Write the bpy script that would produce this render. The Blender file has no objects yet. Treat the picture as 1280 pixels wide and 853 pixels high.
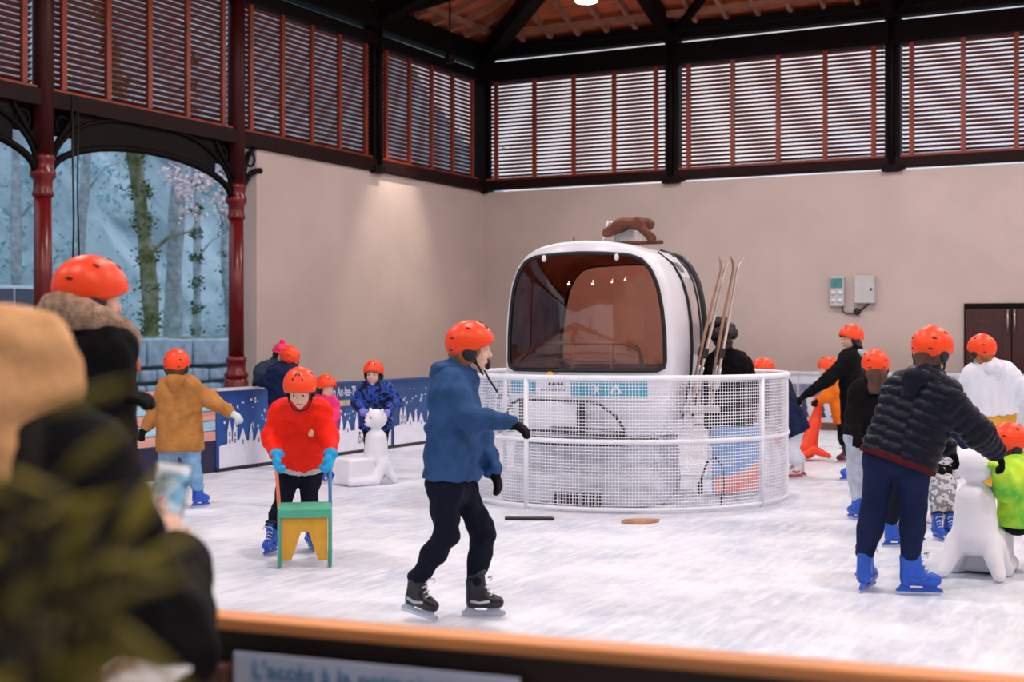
import bpy, bmesh, math, random
import numpy as np
from mathutils import Vector, Matrix, Quaternion

random.seed(7); np.random.seed(7)
S = bpy.context.scene
COL = S.collection

# ------------------------------------------------------------------ camera
F, HY, CAMZ = 1700.0, 418.0, 1.5          # focal length in pixels, horizon row, eye height
YAW = math.radians(27.5)
FWD = Vector((-math.sin(YAW), math.cos(YAW), 0)); RGT = Vector((math.cos(YAW), math.sin(YAW), 0)); UP = Vector((0, 0, 1))
cd = bpy.data.cameras.new('camera'); cam = bpy.data.objects.new('camera', cd); COL.objects.link(cam)
cam.location = (0, 0, CAMZ); cam.rotation_euler = (math.pi / 2, 0, YAW)
cd.sensor_width = 36; cd.lens = 36 * F / 1280; cd.shift_y = -(426.5 - HY) / 1280
cd.clip_start = 0.05; cd.clip_end = 400
cd.dof.use_dof = True; cd.dof.focus_distance = 9.5; cd.dof.aperture_fstop = 2.4
S.camera = cam

# ------------------------------------------------------------------ world, exposure
W = bpy.data.worlds.new('sky'); S.world = W; W.use_nodes = True
wn = W.node_tree; bgn = wn.nodes['Background']
wtc = wn.nodes.new('ShaderNodeTexCoord'); wnz = wn.nodes.new('ShaderNodeTexNoise'); wnz.inputs['Scale'].default_value = 2.5
wrp = wn.nodes.new('ShaderNodeValToRGB')
wrp.color_ramp.elements[0].color = (0.70, 0.80, 0.98, 1); wrp.color_ramp.elements[1].color = (0.98, 0.93, 0.98, 1)
wrp.color_ramp.elements[0].position = 0.3; wrp.color_ramp.elements[1].position = 0.65
wn.links.new(wtc.outputs['Generated'], wnz.inputs['Vector']); wn.links.new(wnz.outputs['Fac'], wrp.inputs['Fac'])
wn.links.new(wrp.outputs['Color'], bgn.inputs['Color']); bgn.inputs['Strength'].default_value = 1.12
vs = S.view_settings
vs.view_transform = 'Standard'; vs.look = 'None'; vs.gamma = 1.0; vs.use_curve_mapping = False; vs.exposure = 0.0
LAMP_W = 118.0

# ------------------------------------------------------------------ helpers
def at(px, py, d):
    return RGT * ((px - 640) / F * d) + FWD * d + UP * (CAMZ + (HY - py) / F * d)
def gp(px, py):
    d = CAMZ * F / (py - HY); p = at(px, py, d); p.z = 0; return p
def cv(r, f, u=0.0): return RGT * r + FWD * f + UP * u

def rgb(h):   # sRGB 0-255 -> linear
    return tuple(((c / 255) / 12.92 if c / 255 <= 0.04045 else ((c / 255 + 0.055) / 1.055) ** 2.4) for c in h)

MATS = {}
def mat(name, col, rough=0.6, metal=0.0, var=0.12, scale=8.0, bump=0.0, bscale=60.0, spec=0.5, coat=0.0, emit=None, es=1.0, alpha=None, col2=None, sheen=0.0, stretch=None):
    if name in MATS: return MATS[name]
    m = bpy.data.materials.new(name); m.use_nodes = True; nt = m.node_tree; b = nt.nodes['Principled BSDF']
    tc = nt.nodes.new('ShaderNodeTexCoord'); src = tc.outputs['Object']
    if stretch:
        mp = nt.nodes.new('ShaderNodeMapping'); mp.inputs['Scale'].default_value = stretch
        nt.links.new(src, mp.inputs['Vector']); src = mp.outputs['Vector']
    nz = nt.nodes.new('ShaderNodeTexNoise'); nz.inputs['Scale'].default_value = scale; nz.inputs['Detail'].default_value = 4
    nt.links.new(src, nz.inputs['Vector'])
    rp = nt.nodes.new('ShaderNodeValToRGB')
    a = tuple(max(0, c * (1 - var)) for c in col); c2 = col2 if col2 else tuple(min(1, c * (1 + var)) for c in col)
    rp.color_ramp.elements[0].color = (*a, 1); rp.color_ramp.elements[1].color = (*c2, 1)
    rp.color_ramp.elements[0].position = 0.35; rp.color_ramp.elements[1].position = 0.65
    nt.links.new(nz.outputs['Fac'], rp.inputs['Fac']); nt.links.new(rp.outputs['Color'], b.inputs['Base Color'])
    b.inputs['Roughness'].default_value = rough; b.inputs['Metallic'].default_value = metal
    b.inputs['Specular IOR Level'].default_value = spec; b.inputs['Coat Weight'].default_value = coat
    b.inputs['Sheen Weight'].default_value = sheen
    if emit: b.inputs['Emission Color'].default_value = (*emit, 1); b.inputs['Emission Strength'].default_value = es
    if bump:
        n2 = nt.nodes.new('ShaderNodeTexNoise'); n2.inputs['Scale'].default_value = bscale; n2.inputs['Detail'].default_value = 3
        bp = nt.nodes.new('ShaderNodeBump'); bp.inputs['Strength'].default_value = bump; bp.inputs['Distance'].default_value = 0.02
        nt.links.new(src, n2.inputs['Vector']); nt.links.new(n2.outputs['Fac'], bp.inputs['Height']); nt.links.new(bp.outputs['Normal'], b.inputs['Normal'])
    MATS[name] = m; return m

def cloth(name, c, rough=0.85, var=0.18, **k): return mat(name, rgb(c), rough, var=var, scale=9, bump=0.25, bscale=45, spec=0.13, **k)

def multi(name, cols, scale=9.0, rough=0.75):
    """patterned cloth: several colours thresholded from noise"""
    if name in MATS: return MATS[name]
    m = bpy.data.materials.new(name); m.use_nodes = True; nt = m.node_tree; b = nt.nodes['Principled BSDF']
    tc = nt.nodes.new('ShaderNodeTexCoord'); nz = nt.nodes.new('ShaderNodeTexNoise'); nz.inputs['Scale'].default_value = scale; nz.inputs['Detail'].default_value = 3
    rp = nt.nodes.new('ShaderNodeValToRGB'); rp.color_ramp.interpolation = 'CONSTANT'
    n = len(cols)
    while len(rp.color_ramp.elements) < n: rp.color_ramp.elements.new(0.5)
    for i, c in enumerate(cols):
        rp.color_ramp.elements[i].position = 0 if i == 0 else 0.34 + 0.34 * (i - 1) / max(1, n - 2) if n > 2 else 0.5
        rp.color_ramp.elements[i].color = (*rgb(c), 1)
    nt.links.new(tc.outputs['Object'], nz.inputs['Vector']); nt.links.new(nz.outputs['Fac'], rp.inputs['Fac']); nt.links.new(rp.outputs['Color'], b.inputs['Base Color'])
    b.inputs['Roughness'].default_value = rough; b.inputs['Specular IOR Level'].default_value = 0.3
    MATS[name] = m; return m

def link(name, me, m=None, parent=None, loc=None):
    o = bpy.data.objects.new(name, me); COL.objects.link(o)
    if m is not None and me is not None and not me.materials: me.materials.append(m)
    if parent is not None: o.parent = parent
    if loc is not None: o.location = loc
    return o
def tag(o, label=None, cat=None, group=None, kind=None):
    if label: o['label'] = label
    if cat: o['category'] = cat
    if group: o['group'] = group
    if kind: o['kind'] = kind
    return o
def empty(name, loc=(0, 0, 0), rz=0.0, **k):
    o = bpy.data.objects.new(name, None); COL.objects.link(o); o.location = loc; o.rotation_euler = (0, 0, rz)
    o.empty_display_size = 0.1
    return tag(o, **k)

class MB:
    """collects boxes, tubes and polygons; build() links them as one mesh object"""
    def __init__(s): s.v = []; s.f = []; s.sm = []
    def add(s, vs, fs, smooth=False):
        n = len(s.v); s.v += [tuple(v) for v in vs]; s.f += [tuple(i + n for i in f) for f in fs]; s.sm += [smooth] * len(fs); return s
    def box(s, c, size, R=None):
        h = Vector(size) / 2; c = Vector(c); vs = []
        for z in (-1, 1):
            for y in (-1, 1):
                for x in (-1, 1):
                    p = Vector((x * h.x, y * h.y, z * h.z)); vs.append(c + (R @ p if R else p))
        return s.add(vs, [(0, 2, 3, 1), (4, 5, 7, 6), (0, 1, 5, 4), (2, 6, 7, 3), (0, 4, 6, 2), (1, 3, 7, 5)])
    def bar(s, a, b, w, h, up=UP):
        a, b = Vector(a), Vector(b); y = (b - a); L = y.length; y.normalize(); x = y.cross(Vector(up))
        if x.length < 1e-4: x = y.cross(Vector((1, 0, 0)))
        x.normalize(); z = x.cross(y); R = Matrix((x, y, z)).transposed()
        return s.box((a + b) / 2, (w, L, h), R)
    def tube(s, pts, r, n=10, caps=True, closed=False):
        pts = [Vector(p) for p in pts]; m = len(pts); rr = r if isinstance(r, (list, tuple)) else [r] * m
        t0 = (pts[1] - pts[0]).normalized(); u = t0.cross(UP)
        if u.length < 1e-3: u = t0.cross(Vector((1, 0, 0)))
        u.normalize(); vs = []
        for i, p in enumerate(pts):
            if closed: t = (pts[(i + 1) % m] - pts[i - 1])
            elif i == 0: t = pts[1] - p
            elif i == m - 1: t = p - pts[i - 1]
            else: t = pts[i + 1] - pts[i - 1]
            t.normalize(); u = (u - t * u.dot(t)).normalized(); w = t.cross(u)
            for k in range(n):
                a = 2 * math.pi * k / n; vs.append(p + (u * math.cos(a) + w * math.sin(a)) * rr[i])
        fs = []
        for i in range(m if closed else m - 1):
            j = (i + 1) % m
            for k in range(n): fs.append((i * n + k, i * n + (k + 1) % n, j * n + (k + 1) % n, j * n + k))
        if caps and not closed: fs.append(tuple(range(n - 1, -1, -1))); fs.append(tuple((m - 1) * n + k for k in range(n)))
        return s.add(vs, fs, True)
    def lathe(s, prof, c=(0, 0, 0), n=20):
        c = Vector(c); vs = []; m = len(prof)
        for (r, z) in prof:
            for k in range(n): a = 2 * math.pi * k / n; vs.append(c + Vector((r * math.cos(a), r * math.sin(a), z)))
        fs = [(i * n + k, i * n + (k + 1) % n, (i + 1) * n + (k + 1) % n, (i + 1) * n + k) for i in range(m - 1) for k in range(n)]
        fs.append(tuple(range(n - 1, -1, -1))); fs.append(tuple((m - 1) * n + k for k in range(n)))
        return s.add(vs, fs, True)
    def ell(s, c, r, R=None, n=12, m=8):
        c = Vector(c); vs = []
        for i in range(m + 1):
            th = math.pi * i / m
            for k in range(n):
                a = 2 * math.pi * k / n; p = Vector((r[0] * math.sin(th) * math.cos(a), r[1] * math.sin(th) * math.sin(a), r[2] * math.cos(th)))
                vs.append(c + (R @ p if R else p))
        return s.add(vs, [(i * n + k, (i + 1) * n + k, (i + 1) * n + (k + 1) % n, i * n + (k + 1) % n) for i in range(m) for k in range(n)], True)
    def prism(s, poly, o, u, v, w, t):
        """polygon (2-D) in the frame o + a*u + b*v, thickness t along w"""
        o, u, v, w = Vector(o), Vector(u), Vector(v), Vector(w); n = len(poly)
        vs = [o + u * a + v * b for a, b in poly] + [o + u * a + v * b + w * t for a, b in poly]
        fs = [tuple(range(n - 1, -1, -1)), tuple(range(n, 2 * n))] + [(i, (i + 1) % n, (i + 1) % n + n, i + n) for i in range(n)]
        return s.add(vs, fs)
    def mesh(s, name):
        me = bpy.data.meshes.new(name); me.from_pydata(s.v, [], s.f); me.polygons.foreach_set('use_smooth', s.sm)
        bm = bmesh.new(); bm.from_mesh(me); bmesh.ops.remove_doubles(bm, verts=bm.verts, dist=1e-6); bmesh.ops.recalc_face_normals(bm, faces=bm.faces); bm.to_mesh(me); bm.free()
        return me
    def build(s, name, m, parent=None, loc=None, bevel=0.0, kind=None):
        o = link(name, s.mesh(name), m, parent, loc)
        if bevel:
            b = o.modifiers.new('bevel', 'BEVEL'); b.width = bevel; b.segments = 2; b.limit_method = 'ANGLE'
        if kind: o['kind'] = kind
        return o

def arc(c, u, v, r, a0, a1, n):
    return [Vector(c) + Vector(u) * (r * math.cos(a0 + (a1 - a0) * i / n)) + Vector(v) * (r * math.sin(a0 + (a1 - a0) * i / n)) for i in range(n + 1)]
def basis(y, up=UP):
    y = Vector(y).normalized(); x = y.cross(Vector(up))
    if x.length < 1e-4: x = y.cross(Vector((1, 0, 0)))
    x.normalize(); z = x.cross(y); return Matrix((x, y, z)).transposed()

# ---- signed-distance modelling (smooth unions meshed with surface nets)
def C(a, b, ra, rb=None): return ('c', np.array(a, float), np.array(b, float), ra, ra if rb is None else rb)
def E(c, r, R=None): return ('e', np.array(c, float), np.array(r, float), np.array(R) if R is not None else np.eye(3))
def B(c, h, R=None, rd=0.02): return ('b', np.array(c, float), np.array(h, float), np.array(R) if R is not None else np.eye(3), rd)
def pbounds(p):
    if p[0] == 'c':
        r = max(p[3], p[4]); return np.minimum(p[1], p[2]) - r, np.maximum(p[1], p[2]) + r
    r = np.abs(p[3]) @ p[2] + (p[4] if p[0] == 'b' else 0); return p[1] - r, p[1] + r
def pdist(p, X, Y, Z):
    if p[0] == 'c':
        a, b = p[1], p[2]; ba = b - a; L = ba @ ba + 1e-12
        t = np.clip(((X - a[0]) * ba[0] + (Y - a[1]) * ba[1] + (Z - a[2]) * ba[2]) / L, 0, 1)
        return np.sqrt((X - a[0] - t * ba[0]) ** 2 + (Y - a[1] - t * ba[1]) ** 2 + (Z - a[2] - t * ba[2]) ** 2) - (p[3] + (p[4] - p[3]) * t)
    c, R = p[1], p[3]; x, y, z = X - c[0], Y - c[1], Z - c[2]
    q = [R[0, i] * x + R[1, i] * y + R[2, i] * z for i in range(3)]
    if p[0] == 'e':
        r = p[2]; k0 = np.sqrt((q[0] / r[0]) ** 2 + (q[1] / r[1]) ** 2 + (q[2] / r[2]) ** 2)
        k1 = np.sqrt((q[0] / r[0] ** 2) ** 2 + (q[1] / r[1] ** 2) ** 2 + (q[2] / r[2] ** 2) ** 2) + 1e-9
        return k0 * (k0 - 1) / k1
    h = p[2]; rd = p[4]; d = [np.abs(q[i]) - h[i] for i in range(3)]
    return np.sqrt(sum(np.maximum(e, 0) ** 2 for e in d)) + np.minimum(np.maximum(d[0], np.maximum(d[1], d[2])), 0) - rd
def smin(a, b, k):
    h = np.clip(0.5 + 0.5 * (b - a) / k, 0, 1); return b + (a - b) * h - k * h * (1 - h)
CORN = [(i, j, k) for i in (0, 1) for j in (0, 1) for k in (0, 1)]
EDG = [(a, b) for a in CORN for b in CORN if a < b and sum(abs(x - y) for x, y in zip(a, b)) == 1]
def sdf(groups, h, k2=0.02):
    """groups: list of (prims, k, cuts); cuts: list of (point, normal) half-spaces removed on the normal's side"""
    lo = np.min([pbounds(p)[0] for g in groups for p in g[0]], axis=0) - 3 * h; hi = np.max([pbounds(p)[1] for g in groups for p in g[0]], axis=0) + 3 * h
    n = np.ceil((hi - lo) / h).astype(int) + 1; ax = [lo[i] + h * np.arange(n[i]) for i in range(3)]
    T = None
    for prims, k, cuts in groups:
        G = np.full(n, 0.5)
        for p in prims:
            a, b = pbounds(p); mg = k + 2.5 * h
            i0 = np.maximum(np.floor((a - mg - lo) / h).astype(int), 0); i1 = np.minimum(np.ceil((b + mg - lo) / h).astype(int) + 1, n)
            sl = tuple(slice(x, y) for x, y in zip(i0, i1)); X, Y, Z = np.meshgrid(ax[0][sl[0]], ax[1][sl[1]], ax[2][sl[2]], indexing='ij', sparse=True)
            G[sl] = smin(G[sl], pdist(p, X, Y, Z), k)
        for (q, nn) in cuts:
            q = np.array(q, float); nn = np.array(nn, float); nn = nn / np.linalg.norm(nn)
            X, Y, Z = np.meshgrid(*ax, indexing='ij', sparse=True); G = np.maximum(G, (X - q[0]) * nn[0] + (Y - q[1]) * nn[1] + (Z - q[2]) * nn[2])
        T = G if T is None else smin(T, G, k2)
    s = T < 0; cnt = sum(s[c[0]:n[0] - 1 + c[0], c[1]:n[1] - 1 + c[1], c[2]:n[2] - 1 + c[2]].astype(np.int8) for c in CORN)
    act = (cnt > 0) & (cnt < 8); ii = np.argwhere(act); idx = np.full(act.shape, -1); idx[act] = np.arange(len(ii))
    pos = np.zeros((len(ii), 3)); num = np.zeros(len(ii))
    for a, b in EDG:
        v0 = T[tuple((ii + a).T)]; v1 = T[tuple((ii + b).T)]; m = (v0 < 0) != (v1 < 0)
        t = np.where(m, v0 / np.where(v0 == v1, 1, v0 - v1), 0); q = np.array(a) + t[:, None] * (np.array(b) - np.array(a)); pos[m] += q[m]; num[m] += 1
    V = lo + h * (ii + pos / num[:, None]); Q = []
    for x in range(3):
        y, z = (x + 1) % 3, (x + 2) % 3
        sa = [slice(1, -1)] * 3; sb = [slice(1, -1)] * 3; sa[x] = slice(0, -1); sb[x] = slice(1, None)
        s0 = s[tuple(sa)]; s1 = s[tuple(sb)]; e = np.argwhere(s0 != s1); off = np.ones(3, int); off[x] = 0; e = e + off
        fl = s[tuple(e.T)]; dy = np.zeros(3, int); dy[y] = 1; dz = np.zeros(3, int); dz[z] = 1
        q = np.stack([idx[tuple((e - dy - dz).T)], idx[tuple((e - dz).T)], idx[tuple(e.T)], idx[tuple((e - dy).T)]], 1)
        q[~fl] = q[~fl][:, ::-1]; Q.append(q)
    return V, np.concatenate(Q)
def np_mesh(name, V, Q, smooth=True):
    me = bpy.data.meshes.new(name); me.vertices.add(len(V)); me.vertices.foreach_set('co', np.ascontiguousarray(V, dtype=np.float32).ravel())
    me.loops.add(Q.size); me.loops.foreach_set('vertex_index', np.ascontiguousarray(Q, dtype=np.int32).ravel()); me.polygons.add(len(Q))
    me.polygons.foreach_set('loop_start', np.arange(len(Q), dtype=np.int32) * 4); me.polygons.foreach_set('use_smooth', np.full(len(Q), smooth)); me.update(calc_edges=True); me.validate(); return me
def relax(V, Q, it=2):
    for _ in range(it):
        A = np.zeros_like(V); N = np.zeros(len(V))
        for a in range(4):
            for b in ((a + 1) % 4, (a + 3) % 4): np.add.at(A, Q[:, a], V[Q[:, b]]); np.add.at(N, Q[:, a], 1)
        V = V * 0.5 + 0.5 * A / N[:, None]
    return V
def vnorm(V, Q):
    n = np.cross(V[Q[:, 2]] - V[Q[:, 0]], V[Q[:, 3]] - V[Q[:, 1]]); N = np.zeros_like(V)
    for a in range(4): np.add.at(N, Q[:, a], n)
    return N / (np.linalg.norm(N, axis=1)[:, None] + 1e-12)
def wrinkle(V, Q, amp, seed=0, freq=62):
    """soft cloth folds: warped sines, mostly horizontal bands"""
    r = np.random.RandomState(seed); N = vnorm(V, Q); d = np.zeros(len(V))
    for i in range(6):
        k = r.normal(size=3) * (0.5, 0.5, 1.0); k /= np.linalg.norm(k); w = r.normal(size=3) * 9
        g = np.sin(V @ (r.normal(size=3) * 7) + r.uniform(0, 6)); d += np.clip(g + .3, 0, 1) * np.sin(V @ k * freq * r.uniform(0.6, 1.5) + 1.8 * np.sin(V @ w + r.uniform(0, 6)) + r.uniform(0, 6)) * r.uniform(0.5, 1)
    return V + N * (d * amp / 2)[:, None]
def quilt(V, Q, prims, pitch, amp):
    """padded bands across each limb's own axis"""
    best = np.full(len(V), 9.0); sc = np.zeros(len(V))
    for p in prims:
        if p[0] != 'c': continue
        a, b = p[1], p[2]; L = np.linalg.norm(b - a)
        if L < 0.08: continue
        u = (b - a) / L; s = (V - a) @ u; t = np.clip(s, 0, L); d = np.linalg.norm(V - a - t[:, None] * u, axis=1) - (p[3] + (p[4] - p[3]) * t / L)
        m = d < best; best[m] = d[m]; sc[m] = s[m]
    N = vnorm(V, Q); return V + N * (amp * (np.abs(np.sin(math.pi * sc / pitch)) ** 0.6 - 0.6))[:, None]
def blob(name, groups, h, m, parent, base, fold=0.0, seed=0, it=1, k2=0.02, q=None):
    V, Q = sdf(groups, h, k2); V = relax(V, Q, it)
    if q: V = quilt(V, Q, [p for g in groups for p in g[0]], *q)
    if fold: V = wrinkle(V, Q, fold, seed)
    return link(name, np_mesh(name, V - np.array(base), Q), m, parent)
def text_mesh(name, body, size, m, parent, M, ext=0.001, align='LEFT'):
    cu = bpy.data.curves.new(name, 'FONT'); cu.body = body; cu.size = size; cu.extrude = ext; cu.align_x = align; cu.resolution_u = 3
    t = bpy.data.objects.new('tmp_text', cu); COL.objects.link(t); dg = bpy.context.evaluated_depsgraph_get()
    me = bpy.data.meshes.new_from_object(t.evaluated_get(dg)); bpy.data.objects.remove(t); bpy.data.curves.remove(cu)
    me.name = name; me.materials.clear(); o = link(name, me, m, parent); o.matrix_local = M; return o
# ================================================================== the hall
XL, YB = -12.13, 22.15                    # inner faces of the left and back walls
XR, YF = 6.6, -6.0
M_dark = mat('dark_beam_paint', rgb((13, 5, 6)), 0.6, var=0.3, scale=3, spec=.12)
M_red = mat('red_oxide_paint', rgb((104, 12, 16)), 0.32, var=0.15, scale=5, spec=0.5)
M_brown = mat('brown_beam_paint', rgb((30, 9, 9)), 0.6, var=0.25, scale=4, spec=.15)
M_mull = mat('mullion_paint', rgb((128, 44, 20)), 0.45, var=0.2, scale=6)
M_slat = mat('slat_wood', rgb((112, 52, 40)), 0.55, var=0.3, scale=5)
M_deck = mat('roof_boards', rgb((186, 92, 56)), 0.7, var=0.25, scale=3, stretch=(1, 8, 1))
M_raft = mat('rafter_wood', rgb((150, 100, 80)), 0.7, var=0.2, scale=5)
M_white = mat('white_plastic', rgb((225, 226, 230)), 0.4, var=0.04)

def plaster():
    m = mat('wall_plaster', rgb((193, 176, 170)), 0.9, var=0.05, scale=1.2, bump=0.15, bscale=90, spec=0.15)
    return m
M_wall = plaster()

# ice
def ice_mat():
    m = bpy.data.materials.new('ice'); m.use_nodes = True; nt = m.node_tree; b = nt.nodes['Principled BSDF']; L = nt.links.new
    tc = nt.nodes.new('ShaderNodeTexCoord')
    n1 = nt.nodes.new('ShaderNodeTexNoise'); n1.inputs['Scale'].default_value = 0.8; n1.inputs['Detail'].default_value = 8; n1.inputs['Roughness'].default_value = 0.7
    L(tc.outputs['Object'], n1.inputs['Vector'])
    rp = nt.nodes.new('ShaderNodeValToRGB'); rp.color_ramp.elements[0].position = 0.36; rp.color_ramp.elements[1].position = 0.62
    rp.color_ramp.elements[0].color = (0.44, 0.50, 0.63, 1); rp.color_ramp.elements[1].color = (0.78, 0.82, 0.90, 1)
    # scratches left by blades: stretched noise in two directions
    add = None
    for ang, sx in ((0.5, 55), (-0.35, 70), (1.3, 60)):
        mp = nt.nodes.new('ShaderNodeMapping'); mp.inputs['Rotation'].default_value = (0, 0, ang); mp.inputs['Scale'].default_value = (sx * 0.16, 1.6, 1)
        ns = nt.nodes.new('ShaderNodeTexNoise'); ns.inputs['Scale'].default_value = 1.4; ns.inputs['Detail'].default_value = 4; ns.inputs['Distortion'].default_value = 0.5
        L(tc.outputs['Object'], mp.inputs['Vector']); L(mp.outputs['Vector'], ns.inputs['Vector'])
        if add is None: add = ns.outputs['Fac']
        else:
            mm = nt.nodes.new('ShaderNodeMath'); mm.operation = 'MAXIMUM'; L(add, mm.inputs[0]); L(ns.outputs['Fac'], mm.inputs[1]); add = mm.outputs[0]
    r2 = nt.nodes.new('ShaderNodeValToRGB'); r2.color_ramp.elements[0].position = 0.5; r2.color_ramp.elements[1].position = 0.72
    r2.color_ramp.elements[0].color = (0, 0, 0, 1); r2.color_ramp.elements[1].color = (.7, .7, .7, 1); L(add, r2.inputs['Fac'])
    mx = nt.nodes.new('ShaderNodeMix'); mx.data_type = 'RGBA'; L(n1.outputs['Fac'], rp.inputs['Fac'])
    L(r2.outputs['Color'], mx.inputs[0]); L(rp.outputs['Color'], mx.inputs[6]); mx.inputs[7].default_value = (0.86, 0.88, 0.93, 1)
    L(mx.outputs[2], b.inputs['Base Color'])
    b.inputs['Roughness'].default_value = 0.42; b.inputs['Specular IOR Level'].default_value = 0.4
    bp = nt.nodes.new('ShaderNodeBump'); bp.inputs['Strength'].default_value = 0.35; bp.inputs['Distance'].default_value = 0.02; L(add, bp.inputs['Height']); L(bp.outputs['Normal'], b.inputs['Normal'])
    return m
M_ice = ice_mat()
tag(MB().box((-1.5, 11.6, -0.05), (16.5, 19.2, 0.1)).build('floor', M_ice), 'scratched white ice of the skating rink', 'ice rink', kind='structure')
M_ground = mat('ground', rgb((120, 118, 116)), 0.9, var=0.2, scale=0.6, bump=0.3, bscale=15)
tag(MB().box((-10, 15, -0.16), (110, 120, 0.1)).build('ground', M_ground), 'grey paved ground around the rink', 'ground', kind='structure')

# walls
tag(MB().box((XL - 0.15, (15.45 + YB + 0.3) / 2, 2.065), (0.3, YB + 0.3 - 15.45, 4.13)).build('wall_left', M_wall), 'beige plastered wall panel on the left, lit by a spotlight', 'wall', kind='structure')
tag(MB().box(((XL + XR) / 2, YB + 0.15, 2.065), (XR - XL, 0.3, 4.13)).build('wall_back', M_wall), 'long beige plastered wall at the back of the rink', 'wall', kind='structure')

tag(MB().box((XR + 0.15, (YF + YB) / 2, 3.4), (0.3, YB - YF, 6.8)).build('added_wall_right', M_wall), 'unseen beige wall added on the right side to block the sky', 'wall', kind='structure')  # unseen wall, added to block sky light and darken the roof
tag(MB().box(((XL + XR) / 2, YF - 0.1, 5.1), (XR - XL, 0.2, 3.6)).build('added_band_front', M_brown), 'unseen dark band added above the open front to cut sky light, behind the photographer', 'wall', kind='structure')  # added band behind the camera, reduces sky fill inside the hall
# cast iron columns and posts
def column(y, label):
    root = empty('iron_column', (XL, y, -0.11), label=label, cat='column', group='cast iron columns of the open side')
    r = 0.105
    MB().lathe([(0.20, 0), (0.20, 0.5), (0.17, 0.54), (0.17, 0.95), (0.15, 1.0)], n=24).build('pedestal', M_red, root)
    MB().lathe([(0.15, 1.0), (0.17, 1.02), (0.17, 1.06), (0.13, 1.10), (0.13, 1.22), (0.145, 1.24), (0.145, 1.27), (r, 1.31)], n=24).build('base_moulding', M_red, root)
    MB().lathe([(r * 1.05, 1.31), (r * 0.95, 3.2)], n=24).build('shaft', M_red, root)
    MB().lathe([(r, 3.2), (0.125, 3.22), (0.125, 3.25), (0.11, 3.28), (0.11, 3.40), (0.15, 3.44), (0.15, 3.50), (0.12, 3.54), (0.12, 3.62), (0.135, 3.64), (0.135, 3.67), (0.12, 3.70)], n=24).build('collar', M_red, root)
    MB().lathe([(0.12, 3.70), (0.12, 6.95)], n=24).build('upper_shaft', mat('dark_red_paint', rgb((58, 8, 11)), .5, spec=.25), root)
    # spandrel brackets both ways along the wall
    for sg in (-1, 1):
        m = MB(); e = 1.63 if not (y > 14 and sg > 0) else .42
        outer = [(0, sg * (0.12 + e * (1 - math.cos(t))), 3.50 + 0.44 * math.sin(t)) for t in [i * math.pi / 24 for i in range(13)]]
        m.tube(outer, 0.045, 6)
        inner = [(0.02, sg * (0.12 + e * .8 * (1 - math.cos(t))), 3.55 + 0.72 * math.sin(t)) for t in [i * math.pi / 20 for i in range(11)]]
        m.tube(inner, 0.03, 6); br = m.build('bracket', M_dark, root)
        k = MB(); k.tube([(0, sg * (0.30 + 0.10 * math.cos(a)), 4.08 + 0.10 * math.sin(a)) for a in [i * math.pi / 8 for i in range(16)]], 0.018, 6, closed=True); k.build('ring', M_dark, br)
        if y > 14 and sg > 0: continue
        s = MB(); pts = [(p[1], p[2]) for p in outer[5:]]; poly = pts + [(pts[-1][0], 4.25), (pts[0][0], 4.25)]
        s.prism(poly, (-0.02, 0, 0), (0, 1, 0), (0, 0, 1), (1, 0, 0), 0.03); s.build('spandrel_plate', M_dark, br)
        t = MB(); t.tube([(0.03, sg * 0.1, 3.75), (0.03, sg * 0.5, 4.28)], 0.03, 6); t.build('strut', M_dark, br)
    return root
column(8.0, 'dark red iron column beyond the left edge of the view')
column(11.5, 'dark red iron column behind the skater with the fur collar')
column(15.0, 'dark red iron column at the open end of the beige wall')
def post(loc, label):
    root = empty('roof_post', loc, label=label, cat='post', group='dark posts above the walls')
    MB().box((0, 0, 1.32), (0.24, 0.24, 2.72)).build('shaft', M_dark, root, bevel=0.02)
    MB().box((0, 0, 0.02), (0.32, 0.32, 0.10)).build('foot_plate', M_dark, root)
    MB().lathe([(0.055, 0.1), (0.055, 3.0)], (0.14 if abs(loc[0] - XL) < .5 else 0, -0.14 if abs(loc[0] - XL) > .5 else 0, 0), 10).build('downpipe', M_dark, root)
    MB().lathe([(0.075, 3.0), (0.10, 3.05), (0.10, 3.12), (0.07, 3.16)], (0.14 if abs(loc[0] - XL) < .5 else 0, -0.14 if abs(loc[0] - XL) > .5 else 0, 0), 12).build('collar', M_dark, root)
BX = [XL - 0.02, -8.4, -4.65, -0.9, 2.85, XR]
post((XL - 0.05, 18.5, 4.14), 'dark post on the left wall between two louvred screens')
post((XL - 0.05, YB + 0.05, 4.14), 'dark corner post where the two beige walls meet')
for x, w in ((-8.4, 'dark post on the back wall left of centre, above the cabin'), (-4.65, 'dark post on the back wall above the wall boxes'), (-0.9, 'dark post on the back wall beyond the right edge')):
    post((x, YB + 0.05, 4.14), w)

# horizontal beams
def beam(n, mb, m, label): return tag(mb.build('trim_%d' % n, m, bevel=0.01), label, 'beam', kind='structure')
beam(1, MB().box((XL - 0.05, (YF + YB) / 2, 4.24), (0.26, YB - YF, 0.2)), M_brown, 'brown sill beam under the left louvres')
beam(2, MB().box((XL - 0.12, (YF + 15) / 2, 4.02), (0.06, 15 - YF, 0.34)), M_dark, 'dark fascia board above the open side')
beam(3, MB().box(((XL + XR) / 2, YB + 0.05, 4.25), (XR - XL, 0.26, 0.16)), M_brown, 'brown sill beam under the back louvres')
beam(4, MB().box((XL, (YF + YB) / 2, 6.245), (0.22, YB - YF, 0.19)), M_dark, 'dark head beam over the left louvres')
beam(5, MB().box((XL, (YF + YB) / 2, 6.63), (0.26, YB - YF, 0.40)), M_dark, 'dark eaves beam along the left side')
beam(6, MB().box(((XL + XR) / 2, YB, 6.33), (XR - XL, 0.22, 0.36)), M_dark, 'dark head beam over the back louvres')
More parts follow.
